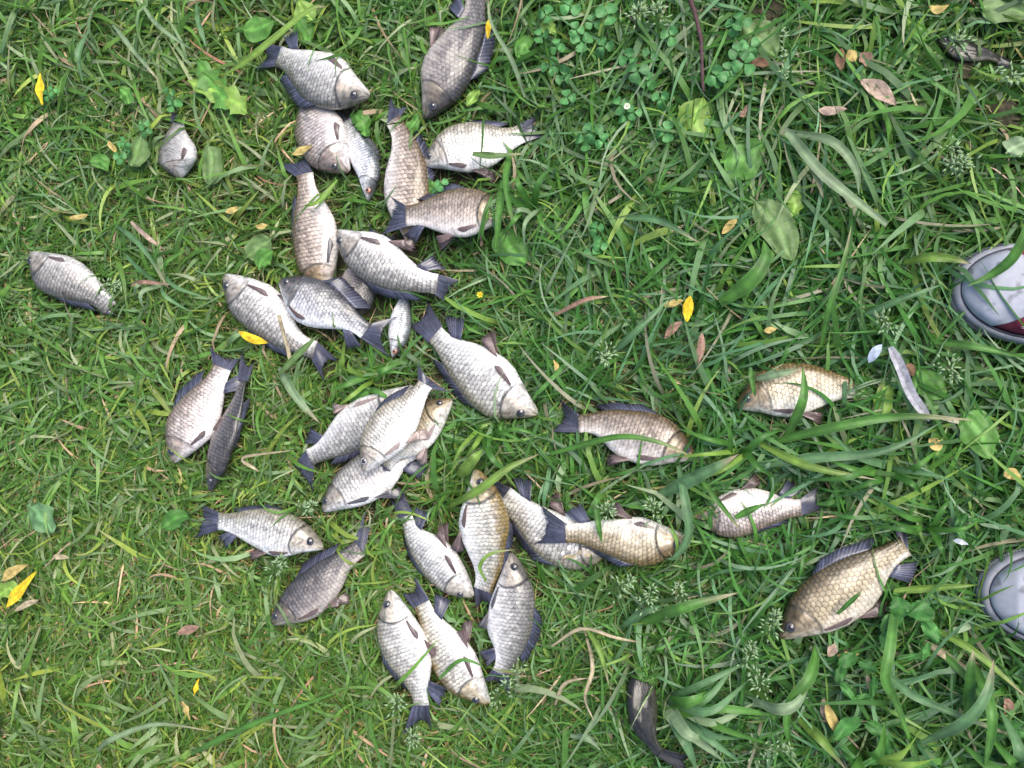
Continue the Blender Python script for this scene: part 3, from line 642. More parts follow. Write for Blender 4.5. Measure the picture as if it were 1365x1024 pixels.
# fallen leaves
FALLEN = [
 (((920, 394), (917, 412), (916, 430)), 13, 'yellow', 'bright yellow fallen leaf standing out in the middle of the grass'),
 (((54, 98), (55, 120), (56, 140)), 13, 'yellow', 'yellow fallen leaf near the top left corner'),
 (((388, 206), (402, 200), (416, 194)), 10, 'ochre', 'orange leaf lying on the pinkish silver carp'),
 (((144, 188), (150, 196), (156, 204)), 8, 'ochre', 'small orange leaf left of the small short carp'),
 (((318, 442), (336, 452), (358, 457)), 12, 'yellow', 'yellow leaf sticking out under the silver-grey carp'),
 (((653, 22), (652, 38), (650, 52)), 8, 'yellow', 'yellow sliver beside the dark brown carp'),
 (((1238, 8), (1250, 12), (1266, 6)), 10, 'ochre', 'yellow leaf at the top edge above the blackish fish'),
 (((1146, 107), (1172, 122), (1195, 141)), 20, 'tan', 'pinkish dry leaf with dark veins below the sunken blackish fish'),
 (((1090, 147), (1108, 147), (1130, 145)), 11, 'tan', 'pale rolled dry leaf next to the pinkish one'),
 (((1148, 70), (1154, 80), (1156, 90)), 16, 'rust', 'small reddish dry leaf above the pinkish one'),
 (((1132, 66), (1136, 74), (1140, 82)), 13, 'ochre', 'small yellowed leaf next to the reddish one'),
 (((1122, 64), (1120, 80), (1122, 96)), 12, 'brown', 'dark brown dry leaf left of the yellowed one'),
 (((884, 408), (897, 404), (912, 400)), 9, 'ochre', 'dull yellow leaf touching the bright yellow one'),
 (((886, 452), (897, 438), (910, 428)), 10, 'rust', 'reddish dry blade under the bright yellow leaf'),
 (((936, 443), (934, 465), (930, 486)), 10, 'rust', 'upright reddish dry blade right of the bright yellow leaf'),
 (((962, 312), (974, 300), (983, 292)), 10, 'ochre', 'ochre dry leaf left of the blunt dull green leaf'),
 (((1018, 442), (1026, 440), (1036, 438)), 8, 'ochre', 'small orange leaf above the golden carp'),
 (((986, 84), (992, 76), (990, 66)), 12, 'brown', 'brown leaf by the lower end of the twig'),
 (((985, 155), (992, 150), (996, 140)), 9, 'rust', 'rust-coloured leaf right of the bright oval plantain leaf'),
 (((1000, 85), (1014, 84), (1028, 88)), 11, 'brown', 'brown leaf below the broad grey-green leaf'),
 (((236, 845), (250, 840), (266, 836)), 13, 'rust', 'brown-red torn leaf left of the dark curved carp'),
 (((312, 808), (309, 818), (304, 828)), 10, 'olive', 'olive-yellow narrow leaf near the dark curved carp'),
 (((243, 935), (247, 946), (253, 960)), 8, 'ochre', 'ochre leaf in the lower left grass'),
 (((265, 905), (262, 917), (258, 928)), 6, 'yellow', 'thin yellow leaf above the ochre one in the lower left grass'),
 (((92, 291), (105, 289), (118, 286)), 8, 'ochre', 'pale yellow leaf between the two lone grey carp'),
 (((340, 302), (350, 302), (358, 300)), 8, 'ochre', 'small yellow leaf left of the tan carp'),
 (((300, 282), (310, 280), (318, 276)), 9, 'ochre', 'yellowish leaf among grass left of the tan carp tail'),
 (((1104, 875), (1110, 865), (1113, 858)), 12, 'tan', 'small tan leaf below the largest carp'),
 (((1116, 874), (1130, 876), (1145, 872)), 11, 'ochre', 'yellow-tan leaf below the largest carp, beside the small tan one'),
 (((1100, 935), (1110, 960), (1122, 985)), 12, 'ochre', 'long yellow-brown withered leaf in the lower right grass'),
 (((1098, 930), (1100, 950), (1106, 965)), 10, 'tan', 'brownish withered leaf behind the long yellow-brown one'),
 (((1340, 930), (1344, 940), (1338, 952)), 11, 'rust', 'orange-brown leaf at the right edge below the white-toed shoe'),
 (((1206, 487), (1212, 492), (1218, 502)), 14, 'brown', 'brown curled leaf next to the grey strip'),
 (((1155, 900), (1160, 915), (1163, 925)), 9, 'tan', 'tan leaf scrap on the serrated weed'),
 (((1338, 635), (1350, 632), (1362, 640)), 14, 'ochre', 'yellow leaf at the right edge between the two shoes'),
 (((1238, 585), (1248, 592), (1256, 588)), 15, 'ochre', 'cream-yellow crumpled leaf below the grey strip'),
 (((8, 810), (22, 790), (48, 762)), 16, 'yellow', 'yellow leaf standing in for the patch of sunlight at the left edge'),  # this and the next two leaves are added as a patch of sunlight
 (((2, 775), (18, 762), (38, 752)), 14, 'ochre', 'ochre leaf added for sunlight, just above the yellow one at the left edge'),
 (((20, 815), (34, 806), (52, 800)), 9, 'straw', 'straw-coloured leaf added for sunlight, below the yellow one at the left edge'),
 (((70, 742), (80, 742), (92, 744)), 8, 'straw', 'straw-coloured leaf above the leaves that stand in for sunlight'),
 (((748, 746), (770, 738), (790, 742)), 9, 'straw', 'straw-yellow blade under the long golden carp'),
 (((740, 495), (742, 488), (738, 480)), 6, 'ochre', 'little orange leaf near the large white-bellied carp snout'),
]
for i, (P, w, t, lab) in enumerate(FALLEN):
    single_leaf('fallen_leaf', P, w, sh_lance, t, lab, 'leaf', 'dead leaves lying in the grass', z=.034+.004*(i % 3), mat=DRY, seed=400+i, nl=14, na=7, fold=(.5 if i % 2 else -.4), wave=.0014, rib=.75, over=(i in (2,)), twist=.3*((i % 3)-1))
# conspicuous broad grass blades
BLADES = [
 (((1182, 300), (1100, 235, .06), (1052, 178, .05), (1040, 180)), 13, 'pale', 'wide pale grass blade arching left of the pinkish dry leaf', 0),
 (((1062, 178, .03), (1110, 190, .065), (1140, 225, .06), (1145, 262, .045)), 12, 'pale', 'broad arching grey-green blade below the pinkish dry leaf', 0),
 (((1055, 180, .03), (1080, 215, .055), (1098, 265, .05)), 11, 'pale', 'straight pale blade beside the arching grey-green one', 0),
 (((960, 405, .03), (1000, 375, .05), (1020, 345, .05), (1018, 320, .04)), 20, 'green', 'short very broad green blade right of the bright yellow leaf', 0),
 (((880, 660, .03), (935, 632, .07), (985, 605, .075)), 17, 'blue', 'broad blue-green blade slanting between the bronze carp and the silver carp', 1),
 (((905, 620, .035), (912, 660, .06), (918, 710, .06), (900, 742, .05), (884, 744, .045)), 11, 'blue', 'blue-green blade curling over the head of the long golden carp', 1),
 (((735, 605, .03), (780, 592, .05), (830, 582, .06), (880, 590, .06), (930, 612, .05)), 8, 'green', 'long thin blade lying across the reddish bronze carp', 1),
 (((1045, 590, .03), (1066, 545, .06), (1072, 520, .062), (1070, 488, .06)), 12, 'green', 'upright blade lying over the flank of the golden carp with white throat', 1),
 (((1008, 505, .04), (1040, 498, .055), (1070, 492, .05)), 10, 'pale', 'pale curled blade along the back of the golden carp with white throat', 1),
 (((1000, 490, .05), (1003, 510, .055), (1007, 530, .05)), 7, 'green', 'short blade across the head of the golden carp with white throat', 1),
 (((1116, 818, .055), (1136, 800, .06), (1152, 785, .06)), 6, 'mid', 'short dark blade fragment lying on the largest carp', 1),
 (((1195, 789, .03), (1187, 860, .07), (1180, 905, .075), (1196, 940, .06), (1224, 1019, .05)), 13, 'green', 'long kinked green blade descending from the largest carp', 0),
 (((1179, 895, .05), (1215, 925, .07), (1270, 950, .07), (1375, 990, .04)), 10, 'blue', 'long pale blade running to the lower right corner', 0),
 (((1089, 862, .03), (1079, 903, .06), (1050, 945, .06), (1055, 1019, .05)), 14, 'green', 'folded green blade below the eye of the largest carp', 0),
 (((1066, 958, .03), (1095, 985, .06), (1128, 1026, .06)), 13, 'lime', 'bright lime blade at the bottom edge', 0),
 (((1003, 932, .04), (1036, 945, .07), (1062, 938, .07), (1082, 905, .05)), 14, 'pale', 'pale sickle-shaped blade left of the lime blade', 0),
 (((1228, 990, .04), (1285, 962, .08), (1315, 925, .085), (1325, 878, .07)), 14, 'blue', 'wide blue-green bent blade in the lower right corner', 0),
 (((1300, 888, .04), (1322, 955, .08), (1312, 1030, .06)), 13, 'green', 'broad green blade crossing the wide blue-green one', 0),
 (((1290, 960, .03), (1293, 900, .06), (1297, 865, .06)), 13, 'mid', 'upright broad blade behind the crossing blades of the corner', 0),
 (((1192, 788, .03), (1250, 783, .04), (1308, 779, .035)), 9, 'lime', 'straight green stem-like blade between largest carp and shoe', 0),
 (((1250, 840, .03), (1300, 870, .05), (1375, 935, .04)), 9, 'lime', 'yellow-green blade running down right under the white-toed shoe', 0),
 (((1245, 860, .03), (1290, 905, .05), (1350, 980, .04)), 9, 'green', 'green blade parallel to the yellow-green one', 0),
 (((1232, 855, .03), (1270, 880, .04), (1320, 915, .04)), 9, 'straw', 'straw-coloured blade between the parallel green ones', 0),
 (((1375, 290, .10), (1352, 340, .09), (1322, 366, .075), (1288, 382, .075)), 12, 'green', 'green blade drooping over the toe cap of the red shoe', 1),
 (((1205, 350, .03), (1240, 343, .06), (1270, 345, .06), (1295, 352, .05)), 11, 'lime', 'pale green blade touching the sole of the red shoe', 1),
 (((1140, 425, .03), (1200, 400, .06), (1260, 378, .06)), 8, 'blue', 'straight bluish blade pointing at the red shoe', 0),
 (((1095, 460, .03), (1106, 410, .06), (1125, 350, .06), (1135, 300, .05)), 8, 'green', 'long upright blade left of the bluish one', 0),
 (((1240, 455, .03), (1300, 462, .05), (1372, 478, .045)), 9, 'green', 'long green blade just below the red shoe', 0),
 (((1030, 590, .03), (1110, 570, .06), (1200, 555, .06), (1300, 560, .05)), 12, 'green', 'long horizontal blade below the golden carp with white throat', 0),
 (((1000, 622, .03), (1090, 610, .06), (1180, 600, .06), (1260, 560, .05)), 12, 'blue', 'long blue-green blade above the navy tail', 0),
 (((1010, 590, .03), (1080, 622, .06), (1170, 640, .06)), 10, 'lime', 'bright blade slanting above the silver carp', 0),
 (((980, 690, .05), (1000, 680, .055), (1020, 672, .055)), 9, 'green', 'short blade stuck on the flank of the silver carp with navy tail', 1),
 (((935, 640, .05), (960, 672, .06), (990, 710, .05)), 7, 'green', 'thin blade slanting across the silver carp with navy tail', 1),
 (((795, 665, .05), (798, 700, .06), (803, 725, .05)), 8, 'green', 'small blade hanging over the back end of the long golden carp', 1),
 (((600, 675, .03), (640, 652, .07), (680, 622, .07), (720, 605, .05)), 11, 'lime', 'green blade passing over the head of the upright gold-backed carp', 1),
 (((612, 635, .04), (630, 615, .065), (645, 598, .06)), 16, 'lime', 'broad light blade standing above the upright carp head', 0),
 (((648, 775, .05), (640, 755, .055), (655, 738, .06), (690, 732, .05)), 5, 'lime', 'thin looped blade between the upright carp and the tan-headed carp', 1),
 (((585, 905, .045), (615, 880, .055), (650, 890, .05)), 5, 'green', 'thin blade across the yellow-gold carp', 1),
 (((372, 420, .03), (385, 470, .04), (390, 500, .04)), 6, 'straw', 'pale straw across the tail end of the silver-grey carp', 1),
 (((372, 500, .045), (400, 470, .05), (425, 445, .05)), 10, 'olive', 'olive blade crossing the tail end of the silver-grey carp', 1),
 (((372, 490, .03), (395, 530, .05), (428, 566, .045)), 11, 'pale', 'pale wide blade above the crossed pile', 0),
 (((120, 40, .03), (105, 70, .05), (110, 110, .04)), 10, 'blue', 'curved blue-green blade near the top left corner', 0),
 (((150, 32, .03), (180, 70, .05), (212, 108, .045)), 7, 'pale', 'straight pale blade near the top left corner', 0),
 (((192, 10, .03), (215, 38, .05), (262, 70, .045)), 7, 'pale', 'second pale blade farther from the top left corner', 0),
 (((300, 100, .03), (330, 80, .05), (410, 15, .05), (435, 8, .045)), 9, 'lime', 'long light blade slanting up past the plantain leaves', 0),
 (((262, 5, .03), (266, 35, .05), (276, 66, .045)), 8, 'blue', 'drooping blade at the top edge left of the dandelion leaf', 0),
 (((700, 130, .03), (682, 80, .06), (655, 30, .06), (650, -10, .05)), 6, 'pale', 'long stalk-like blade passing right of the dark brown carp', 0),
 (((670, 240, .03), (665, 290, .06), (660, 335, .05)), 10, 'green', 'broad blade hiding the head of the bronze carp', 1),
 (((680, 200, .03), (675, 250, .065), (690, 320, .05)), 9, 'green', 'bent blade beside the one hiding the bronze carp head', 1),
 (((655, 262, .05), (645, 290, .06), (635, 330, .05)), 5, 'mid', 'thin dark blade across the bronze carp shoulder', 1),
 (((630, 205, .05), (660, 208, .055), (700, 205, .045)), 9, 'olive', 'leafy blade lying against the belly of the white-bellied carp', 1),
 (((450, 240, .05), (425, 268, .055), (405, 275, .05)), 7, 'lime', 'light blade across the tan carp', 1),
 (((740, 420, .03), (780, 400, .05), (812, 395, .045)), 6, 'rust', 'brown dry blade in the middle of the grass', 0),
 (((818, 470, .03), (850, 440, .06), (895, 395, .05)), 9, 'blue', 'blue-green blade near the bright yellow leaf', 0),
 (((830, 290, .03), (880, 295, .06), (935, 325, .05)), 9, 'blue', 'arched bluish blade in the grass above the yellow leaf', 0),
 (((735, 862, .03), (775, 838, .05), (820, 850, .05), (862, 858, .045)), 4.5, 'straw', 'straw blade right of the tan-headed carp', 0),
 (((778, 830, .03), (800, 870, .05), (812, 915, .045)), 7, 'lime', 'yellow-green blade beside the straw one', 0),
 (((780, 840, .03), (790, 890, .05), (780, 930, .05), (792, 962, .045)), 5, 'straw', 'long withered blade between the tan-headed carp and the blackish fish', 0),
 (((740, 940, .03), (755, 910, .05), (800, 902, .045)), 4.5, 'straw', 'tan blade in the lower middle grass', 0),
 (((830, 835, .03), (860, 815, .06), (892, 805, .05)), 10, 'blue', 'pale-backed blade above the blackish fish', 0),
 (((855, 830, .03), (905, 812, .07), (985, 790, .06)), 15, 'green', 'wide green blade above the bluish tuft', 0),
 (((760, 980, .03), (785, 985, .04), (800, 1000, .04)), 9, 'pale', 'pale blade at the bottom edge below the tan blade', 0),
 (((130, 1000, .03), (150, 985, .05), (210, 965, .045), (282, 975, .04)), 8, 'pale', 'long pale blade at the bottom left', 0),
 (((255, 1005, .03), (330, 968, .05), (470, 915, .04)), 9, 'green', 'long green blade slanting along the bottom left of the white trio', 0),
 (((175, 380, .03), (195, 376, .05), (232, 380, .04)), 7, 'rust', 'orange-brown blade right of the leftmost carp', 0),
 (((175, 295, .03), (195, 315, .05), (222, 335, .04)), 7, 'tan', 'pinkish dry blade above the orange-brown one', 0),
 (((155, 300, .03), (190, 330, .055), (225, 385, .04)), 8, 'blue', 'blue-green blade beside the pinkish dry one', 0),
 (((345, 628, .03), (325, 610, .045), (395, 600, .05)), 5, 'straw', 'thin straw between the slim dark fish and the crossed pile', 1),
]
for i, (P, w, t, lab, ov) in enumerate(BLADES):
    single_leaf('grass_leaf', P, w, sh_blade, t, lab, 'grass', 'single wide grass blades that stand out', z=.045, mat=GRASS if t not in ('straw', 'rust', 'tan') else DRY, seed=500+i, nl=22, na=7, fold=.30, wave=.0008, rib=1.18, over=bool(ov), twist=.9*((i % 5)-2)/2, tip=None if i % 2 else GREENS['straw'])

# tufts of broad blades
def tuft(base, tips, wpx, tones, label, zt=.055, seed=0):
    r = np.random.default_rng(seed); b = G(base, .01); root = empty('grass_tuft', (b[0], b[1], 0)); tag(root, label, 'grass tuft', 'tufts of broad grass')
    for k, tp in enumerate(tips):
        e = G(tp, zt*.6+.01*r.random()); m = (b+e)/2; m[2] = zt+.02*r.random(); sdv = np.array([-(e-b)[1], (e-b)[0], 0]); m += sdv*(r.random()-.5)*.22
        st = b+np.array([r.normal()*.006, r.normal()*.006, 0])
        q = .35*m+.65*st; q[2] = zt*.75
        V, F, c = leaf_mesh(np.array([st, q, m, e]), wpx*PX/2*(.7+.5*r.random()), sh_blade, GREENS[tones[k % len(tones)]], seed=seed*50+k, nl=16, na=5, fold=.25, rib=1.2, twist=r.normal()*.7)
        mesh('blade', V, F, GRASS, root, c); LEAF_V.append(V)
tuft((892, 934), [(1000, 905), (1010, 935), (985, 880), (1040, 955), (1010, 985), (965, 1015), (930, 1030), (1050, 1000), (1000, 1025), (955, 985), (1020, 870), (960, 915)], 15, ['blue', 'pale', 'blue', 'green'], 'fan of bluish broad blades spreading right from the blackish fish', .05, 1)
tuft((1150, 1000), [(1130, 1040), (1200, 1040), (1250, 1010), (1180, 960), (1100, 1040), (1230, 970)], 14, ['green', 'mid', 'lime'], 'green broad-bladed tuft at the bottom edge beside the serrated weed', .06, 2)
tuft((1340, 1010), [(1290, 1030), (1370, 960), (1310, 970), (1375, 1020), (1330, 940), (1280, 990)], 16, ['mid', 'blue', 'green'], 'broad-bladed tuft in the bottom right corner', .06, 3)
tuft((1180, 620), [(1080, 600), (1060, 640), (1100, 570), (1250, 600), (1120, 660), (1270, 640), (1050, 585), (1230, 660)], 10, ['green', 'mid', 'blue'], 'long-bladed tuft above the navy tail and largest carp', .05, 4)
tuft((1230, 700), [(1160, 660), (1280, 650), (1310, 690), (1260, 740), (1180, 690), (1150, 700)], 9, ['green', 'mid'], 'tuft between the largest carp tail and the shoes', .05, 5)
tuft((985, 600), [(900, 570), (1050, 570), (930, 640), (960, 545), (1040, 640), (890, 610)], 9, ['green', 'mid', 'lime'], 'tuft between the bronze carp snout and the golden carp', .05, 6)
tuft((720, 280), [(690, 230), (700, 340), (665, 250), (760, 330), (680, 300), (740, 220), (665, 320)], 8, ['green', 'pale', 'mid'], 'tuft of leaning blades against the bronze carp\'s hidden head', .055, 7)
tuft((225, 372), [(170, 330), (255, 330), (195, 420), (262, 420), (240, 300), (180, 395), (285, 400)], 8, ['blue', 'green', 'pale'], 'tuft between the leftmost carp and the silver-grey carp', .045, 8)
tuft((500, 505), [(440, 520), (455, 490), (545, 480), (470, 470), (530, 540), (445, 545), (555, 500)], 8, ['green', 'lime'], 'tuft in the gap above the crossed pile', .04, 9)
tuft((655, 570), [(720, 600), (620, 610), (690, 640), (740, 590), (600, 640), (665, 620)], 8, ['green', 'lime', 'mid'], 'tuft below the large white-bellied carp', .045, 10)

# clover
def clover_plant(spots, rpx, label, seed, z=.036):
    r = np.random.default_rng(seed); c0 = G(np.mean(spots, 0), 0); root = empty('clover_plant', (c0[0], c0[1], 0)); tag(root, label, 'clover', 'clover plants in the grass')
    for i, c in enumerate(spots):
        p = G(c, z+.012*r.random()); a0 = r.random()*6.28; base = np.array(GREENS['mid'])*np.array([1.25, 1.35, 2.2])*(.75+.5*r.random())
        b = p*.7+c0*.3+np.array([r.normal()*.006, r.normal()*.006, 0]); b[2] = .003
        v, f = tube(np.array([b, (b+p)/2+[.002, 0, 0], p-[0, 0, .0006]]), .0006, 5); lf = mesh('clover_leaf', v, f, LEAF, root, np.tile(GREENS['green'], (len(v), 1)))
        L = rpx*PX*(.8+.4*r.random())
        for k in range(3):
            a = a0+k*2.094+r.normal()*.15; d = np.array([math.cos(a), math.sin(a), 0])
            P = [p+d*L*.06, p+d*L*.5+[0, 0, .002*r.normal()], p+d*L+[0, 0, .004*r.normal()-.001]]
            V, F, col = leaf_mesh(P, L*.52, sh_clover, base*(.9+.2*r.random()), seed=seed*5+i*3+k, nl=10, na=5, fold=.15, wave=.0005, rib=1.25)
            o = mesh('leaflet', V, F, LEAF, None, col, origin=np.array(root.location)); o.location = (0, 0, 0); o.parent = lf
            if i % 3: LEAF_V.append(V)
for i, (sp, rp, lab) in enumerate([
 ([(742, 62), (733, 88), (722, 48), (752, 102), (728, 20)], 12, 'clover plant closest to the dark brown carp'),
 ([(768, 40), (775, 55), (790, 30), (760, 8), (805, 62)], 12, 'clover plant below the yellow-green young leaf'),
 ([(838, 78), (850, 95), (868, 70), (862, 108), (810, 20), (893, 48)], 13, 'clover plant in the middle of the patch left of the twig'),
 ([(836, 160), (826, 140), (845, 150), (880, 132), (888, 175), (756, 130)], 12, 'clover plant around the white clover flower'),
 ([(805, 190), (780, 188), (790, 176)], 12, 'small clover plant below the white clover flower'),
 ([(955, 102), (972, 95), (965, 110), (992, 85)], 13, 'clover plant at the lower end of the twig'),
 ([(978, 35), (985, 70), (1000, 62), (988, 28)], 13, 'clover plant next to the broad grey-green leaf'),
 ([(190, 165), (193, 175), (225, 125), (230, 140)], 10, 'clover plant by the tail of the small short carp'),
 ([(170, 200), (163, 190), (160, 210)], 9, 'clover plant beside the small orange leaf'),
 ([(70, 120), (64, 128)], 10, 'clover plant beside the yellow leaf near the top left corner'),
 ([(795, 305), (800, 325), (790, 340)], 11, 'clover plant in the grass right of the bronze carp'),
 ([(588, 246), (582, 256)], 9, 'clover plant at the edge of the brown-scaled carp')]):
    clover_plant(sp, rp, lab, 700+i*11)
# serrated weed
def serrated(c, tips, label, seed):
    b = G(c, .02); root = empty('serrated_weed', (b[0], b[1], 0)); tag(root, label, 'weed', 'serrated weeds in the lower right grass'); r = np.random.default_rng(seed)
    for k, (tp, w) in enumerate(tips):
        e = G(tp, .042+.008*r.random()); m = (b+e)/2; m[2] = .05
        s0 = b*.45+e*.55; s0[2] = .047
        V, F, col = leaf_mesh([s0, (s0+e)/2+[0, 0, .002], e], w*PX/2, sh_oval, np.array(GREENS['mid'])*np.array([.9, 1.05, 1.2])*(.8+.4*r.random()), seed=seed*9+k, nl=28, na=7, fold=.12, wave=.002, rib=1.35, serr=.28, nserr=7)
        mesh('leaflet', V, F, LEAF, root, col); LEAF_V.append(V)
        v, f = tube(np.array([b, (b+s0)/2+[0, 0, .006], s0]), .0008, 5); mesh('stalk', v, f, LEAF, root, np.tile(GREENS['olive'], (len(v), 1)))
serrated((1205, 850), [((1230, 800), 34), ((1180, 820), 34), ((1250, 835), 30), ((1215, 880), 34), ((1172, 850), 30), ((1240, 870), 26), ((1196, 795), 28)], 'serrated leafy weed below the largest carp', 21)
serrated((1140, 900), [((1125, 870), 28), ((1160, 880), 26), ((1170, 915), 28), ((1125, 925), 30), ((1150, 935), 26), ((1112, 895), 22)], 'serrated leafy weed left of the long kinked blade', 22)
serrated((1150, 985), [((1120, 960), 44), ((1175, 965), 40), ((1190, 1000), 36), ((1130, 1015), 44), ((1165, 1020), 36)], 'broad-leaved serrated weed at the bottom edge', 23)
serrated((1345, 985), [((1330, 965), 44), ((1365, 975), 44), ((1335, 1010), 40), ((1370, 1005), 40)], 'broad-leaved serrated weed in the bottom right corner', 24)
serrated((1290, 700), [((1275, 690), 24), ((1300, 690), 22), ((1290, 715), 24), ((1275, 710), 20)], 'small cut-leaved weed above the white-toed shoe', 25)

# seed heads
def seed_head(base, tip, label, seed, n=46, spread=.016, tone='pale'):
    r = np.random.default_rng(seed); b = G(base, .012); e = G(tip, .062); m = (b+e)/2; m[2] = .052; C = catmull([b, m, e], 16)
    root = empty('seed_head', (b[0], b[1], 0)); tag(root, label, 'seed head', 'grass flowering heads')
    v, f = tube(C, np.linspace(.0009, .0004, 16), 5); mesh('stem', v, f, GRASS, root, np.tile(GREENS['olive'], (len(v), 1)))
    V, F, K = [], [], []
    for k in range(n):
        t = .45+.55*r.random(); p = C[int(t*15)]; d = r.normal(size=3); d[2] *= .3; d /= np.linalg.norm(d); fwd = (e-b)/np.linalg.norm(e-b)
        d = d*.8+fwd*.5; d /= np.linalg.norm(d); q = p+d*spread*(1.25-t)*(.3+.9*r.random())
        br, bf = tube(np.array([p, (p+q)/2, q]), .00025, 3); o = len(V); V.extend(br); F.extend([tuple(i+o for i in g) for g in bf]); K += [GREENS['olive']]*len(br)
        a = np.cross(d, [0, 0, 1.0]); a /= np.linalg.norm(a); u = np.cross(a, d); o = len(V); L, w = .0050*(.7+.6*r.random()), .0013
        V.extend([q-d*L*.3, q+a*w, q+u*w, q-a*w, q-u*w, q+d*L]); K += [np.array(GREENS[tone])*(1.15+.6*r.random())]*6
        F += [(o, o+1, o+2), (o, o+2, o+3), (o, o+3, o+4), (o, o+4, o+1), (o+5, o+2, o+1), (o+5, o+3, o+2), (o+5, o+4, o+3), (o+5, o+1, o+4)]
    s = mesh('spikelets', np.array(V), F, GRASS, root, np.array(K)); s['kind'] = 'stuff'
SEEDS = [((1015, 860), (1035, 812), 'seeding grass head touching the snout of the largest carp'), ((985, 895), (1005, 855), 'seed head below left of the largest carp'), ((1030, 925), (1000, 890), 'seed head above the pale sickle blade'),
 ((800, 790), (845, 770), 'seed head below the long golden carp'), ((850, 830), (870, 780), 'seed head in the grass right of the tan-headed carp'), ((905, 830), (905, 775), 'second seed head right of the tan-headed carp'),
 ((815, 700), (810, 672), 'seed head at the back end of the long golden carp'), ((880, 700), (868, 668), 'seed head above the long golden carp'), ((1225, 180), (1290, 225), 'seed head right of the arching grey-green blade'),
 ((1300, 230), (1262, 222), 'pale seed head crossing toward the arching blade'), ((1330, 90), (1350, 110), 'seed head beside the blackish sunken fish tail'), ((1265, 75), (1275, 55), 'pale seed head lying on the blackish sunken fish'),
 ((880, 60), (876, 8), 'seed head above the bright oval plantain leaf'), ((850, 40), (850, 18), 'seed head in the clover patch'), ((1045, 180), (1043, 30), 'tall thin dry seed stalk right of the twig'),
 ((560, 960), (552, 985), 'seed head at the tail of the lowest white carp'), ((540, 940), (530, 930), 'small seed head beside the tail of the lowest white carp'), ((370, 770), (378, 745), 'seed head above the dark curved carp'),
 ((1245, 470), (1272, 505), 'seed head right of the grey strip'), ((1195, 440), (1170, 425), 'seed head above the grey strip'), ((960, 980), (1060, 1000), 'seed head among the bluish fan of blades'), ((820, 460), (805, 480), 'seed head above the reddish bronze carp'),
 ((640, 960), (700, 880), 'seed head right of the yellow-gold carp snout'), ((130, 395), (165, 380), 'small brown seed head at the leftmost carp tail'), ((395, 690), (420, 672), 'green seed sprig above the white and grey carp head')]
for i, (b, t, lab) in enumerate(SEEDS): seed_head(b, t, lab, 800+i, n=40 if i != 14 else 30, spread=.018 if i != 14 else .006)
# flowers
def flower(c, rpx, n, colr, ctr, label, name, seed, z=.05):
    p = G(c, z); root = empty(name, (p[0], p[1], 0)); tag(root, label, 'flower')
    for k in range(n):
        a = k/n*6.283+.2; d = np.array([math.cos(a), math.sin(a), .25]); L = rpx*PX
        V, F, col = leaf_mesh([p+d*L*.15, p+d*L*.6, p+d*L], L*.32, sh_oval, colr, seed=seed+k, nl=7, na=3, rib=1.0); mesh('petal', V, F, LEAF, root, col)
    v, f = tube(np.array([p-[0, 0, .001], p+[0, 0, .0008], p+[0, 0, .0018]]), [rpx*PX*.25, rpx*PX*.3, rpx*PX*.1], 8); mesh('flower_centre', v, f, LEAF, root, np.tile(ctr, (len(v), 1)))
    v, f = tube(np.array([p-[.003, 0, z-.004], p-[.001, 0, z*.5], p-[0, 0, .0005]]), .0006, 5); mesh('stalk', v, f, LEAF, root, np.tile(GREENS['green'], (len(v), 1)))
flower((640, 393), 4.5, 6, (.75, .62, .03), (.55, .38, .02), 'small yellow flower right of the olive-flecked carp tail', 'yellow_flower', 850)
flower((836, 142), 4.5, 9, (.72, .76, .62), (.45, .55, .25), 'small white clover flower at the lower edge of the clover patch', 'clover_flower', 870)
# twig
tp = np.array([G(p, z) for p, z in (((918, -8), .052), ((926, 18), .05), ((933, 50), .05), ((935, 85), .048), ((937, 122), .045))]); C = catmull(tp, 24)
C[:, 0] += (vnoise(np.arange(24)*.1, np.zeros(24), 8, 3)-.5)*.002
v, f = tube(C, np.linspace(.0027, .0016, 24)*(1+.25*(vnoise(np.arange(24)*.2, np.zeros(24), 9, 4)-.5)), 8)
tw = mesh('twig', v, f, DRY, None, np.tile((.085, .05, .05), (len(v), 1)), origin=(tp[2][0], tp[2][1], 0)); tag(tw, 'thin dark brown twig reaching down from the top edge', 'twig'); LEAF_V.append(v)
# withered strip and scrap
single_leaf('dry_strip', ((1187, 463, .05), (1200, 490, .054), (1216, 528, .052), (1240, 560, .048)), 12, lambda s: np.minimum(1, .5+3*s)*np.minimum(1, .45+3*(1-s)), 'grey', 'pale grey withered strip right of the golden carp with white throat', 'dry strip', z=.05, mat=DRY, seed=880, nl=24, na=7, fold=.5, rib=.7)
single_leaf('pale_scrap', ((1158, 484, .05), (1166, 470, .054), (1176, 459, .048)), 11, sh_lance, 'pale_blue', 'small bluish white scrap beside the top of the grey strip', 'scrap', z=.05, mat=DRY, seed=881, nl=8, na=5, fold=.3, rib=1)
single_leaf('white_scrap', ((1270, 720, .05), (1280, 722, .054), (1291, 726, .05)), 6, sh_lance, 'white', 'tiny white scrap in the grass above the white-toed shoe', 'scrap', z=.05, mat=DRY, seed=882, nl=8, na=5, fold=.3, rib=1)
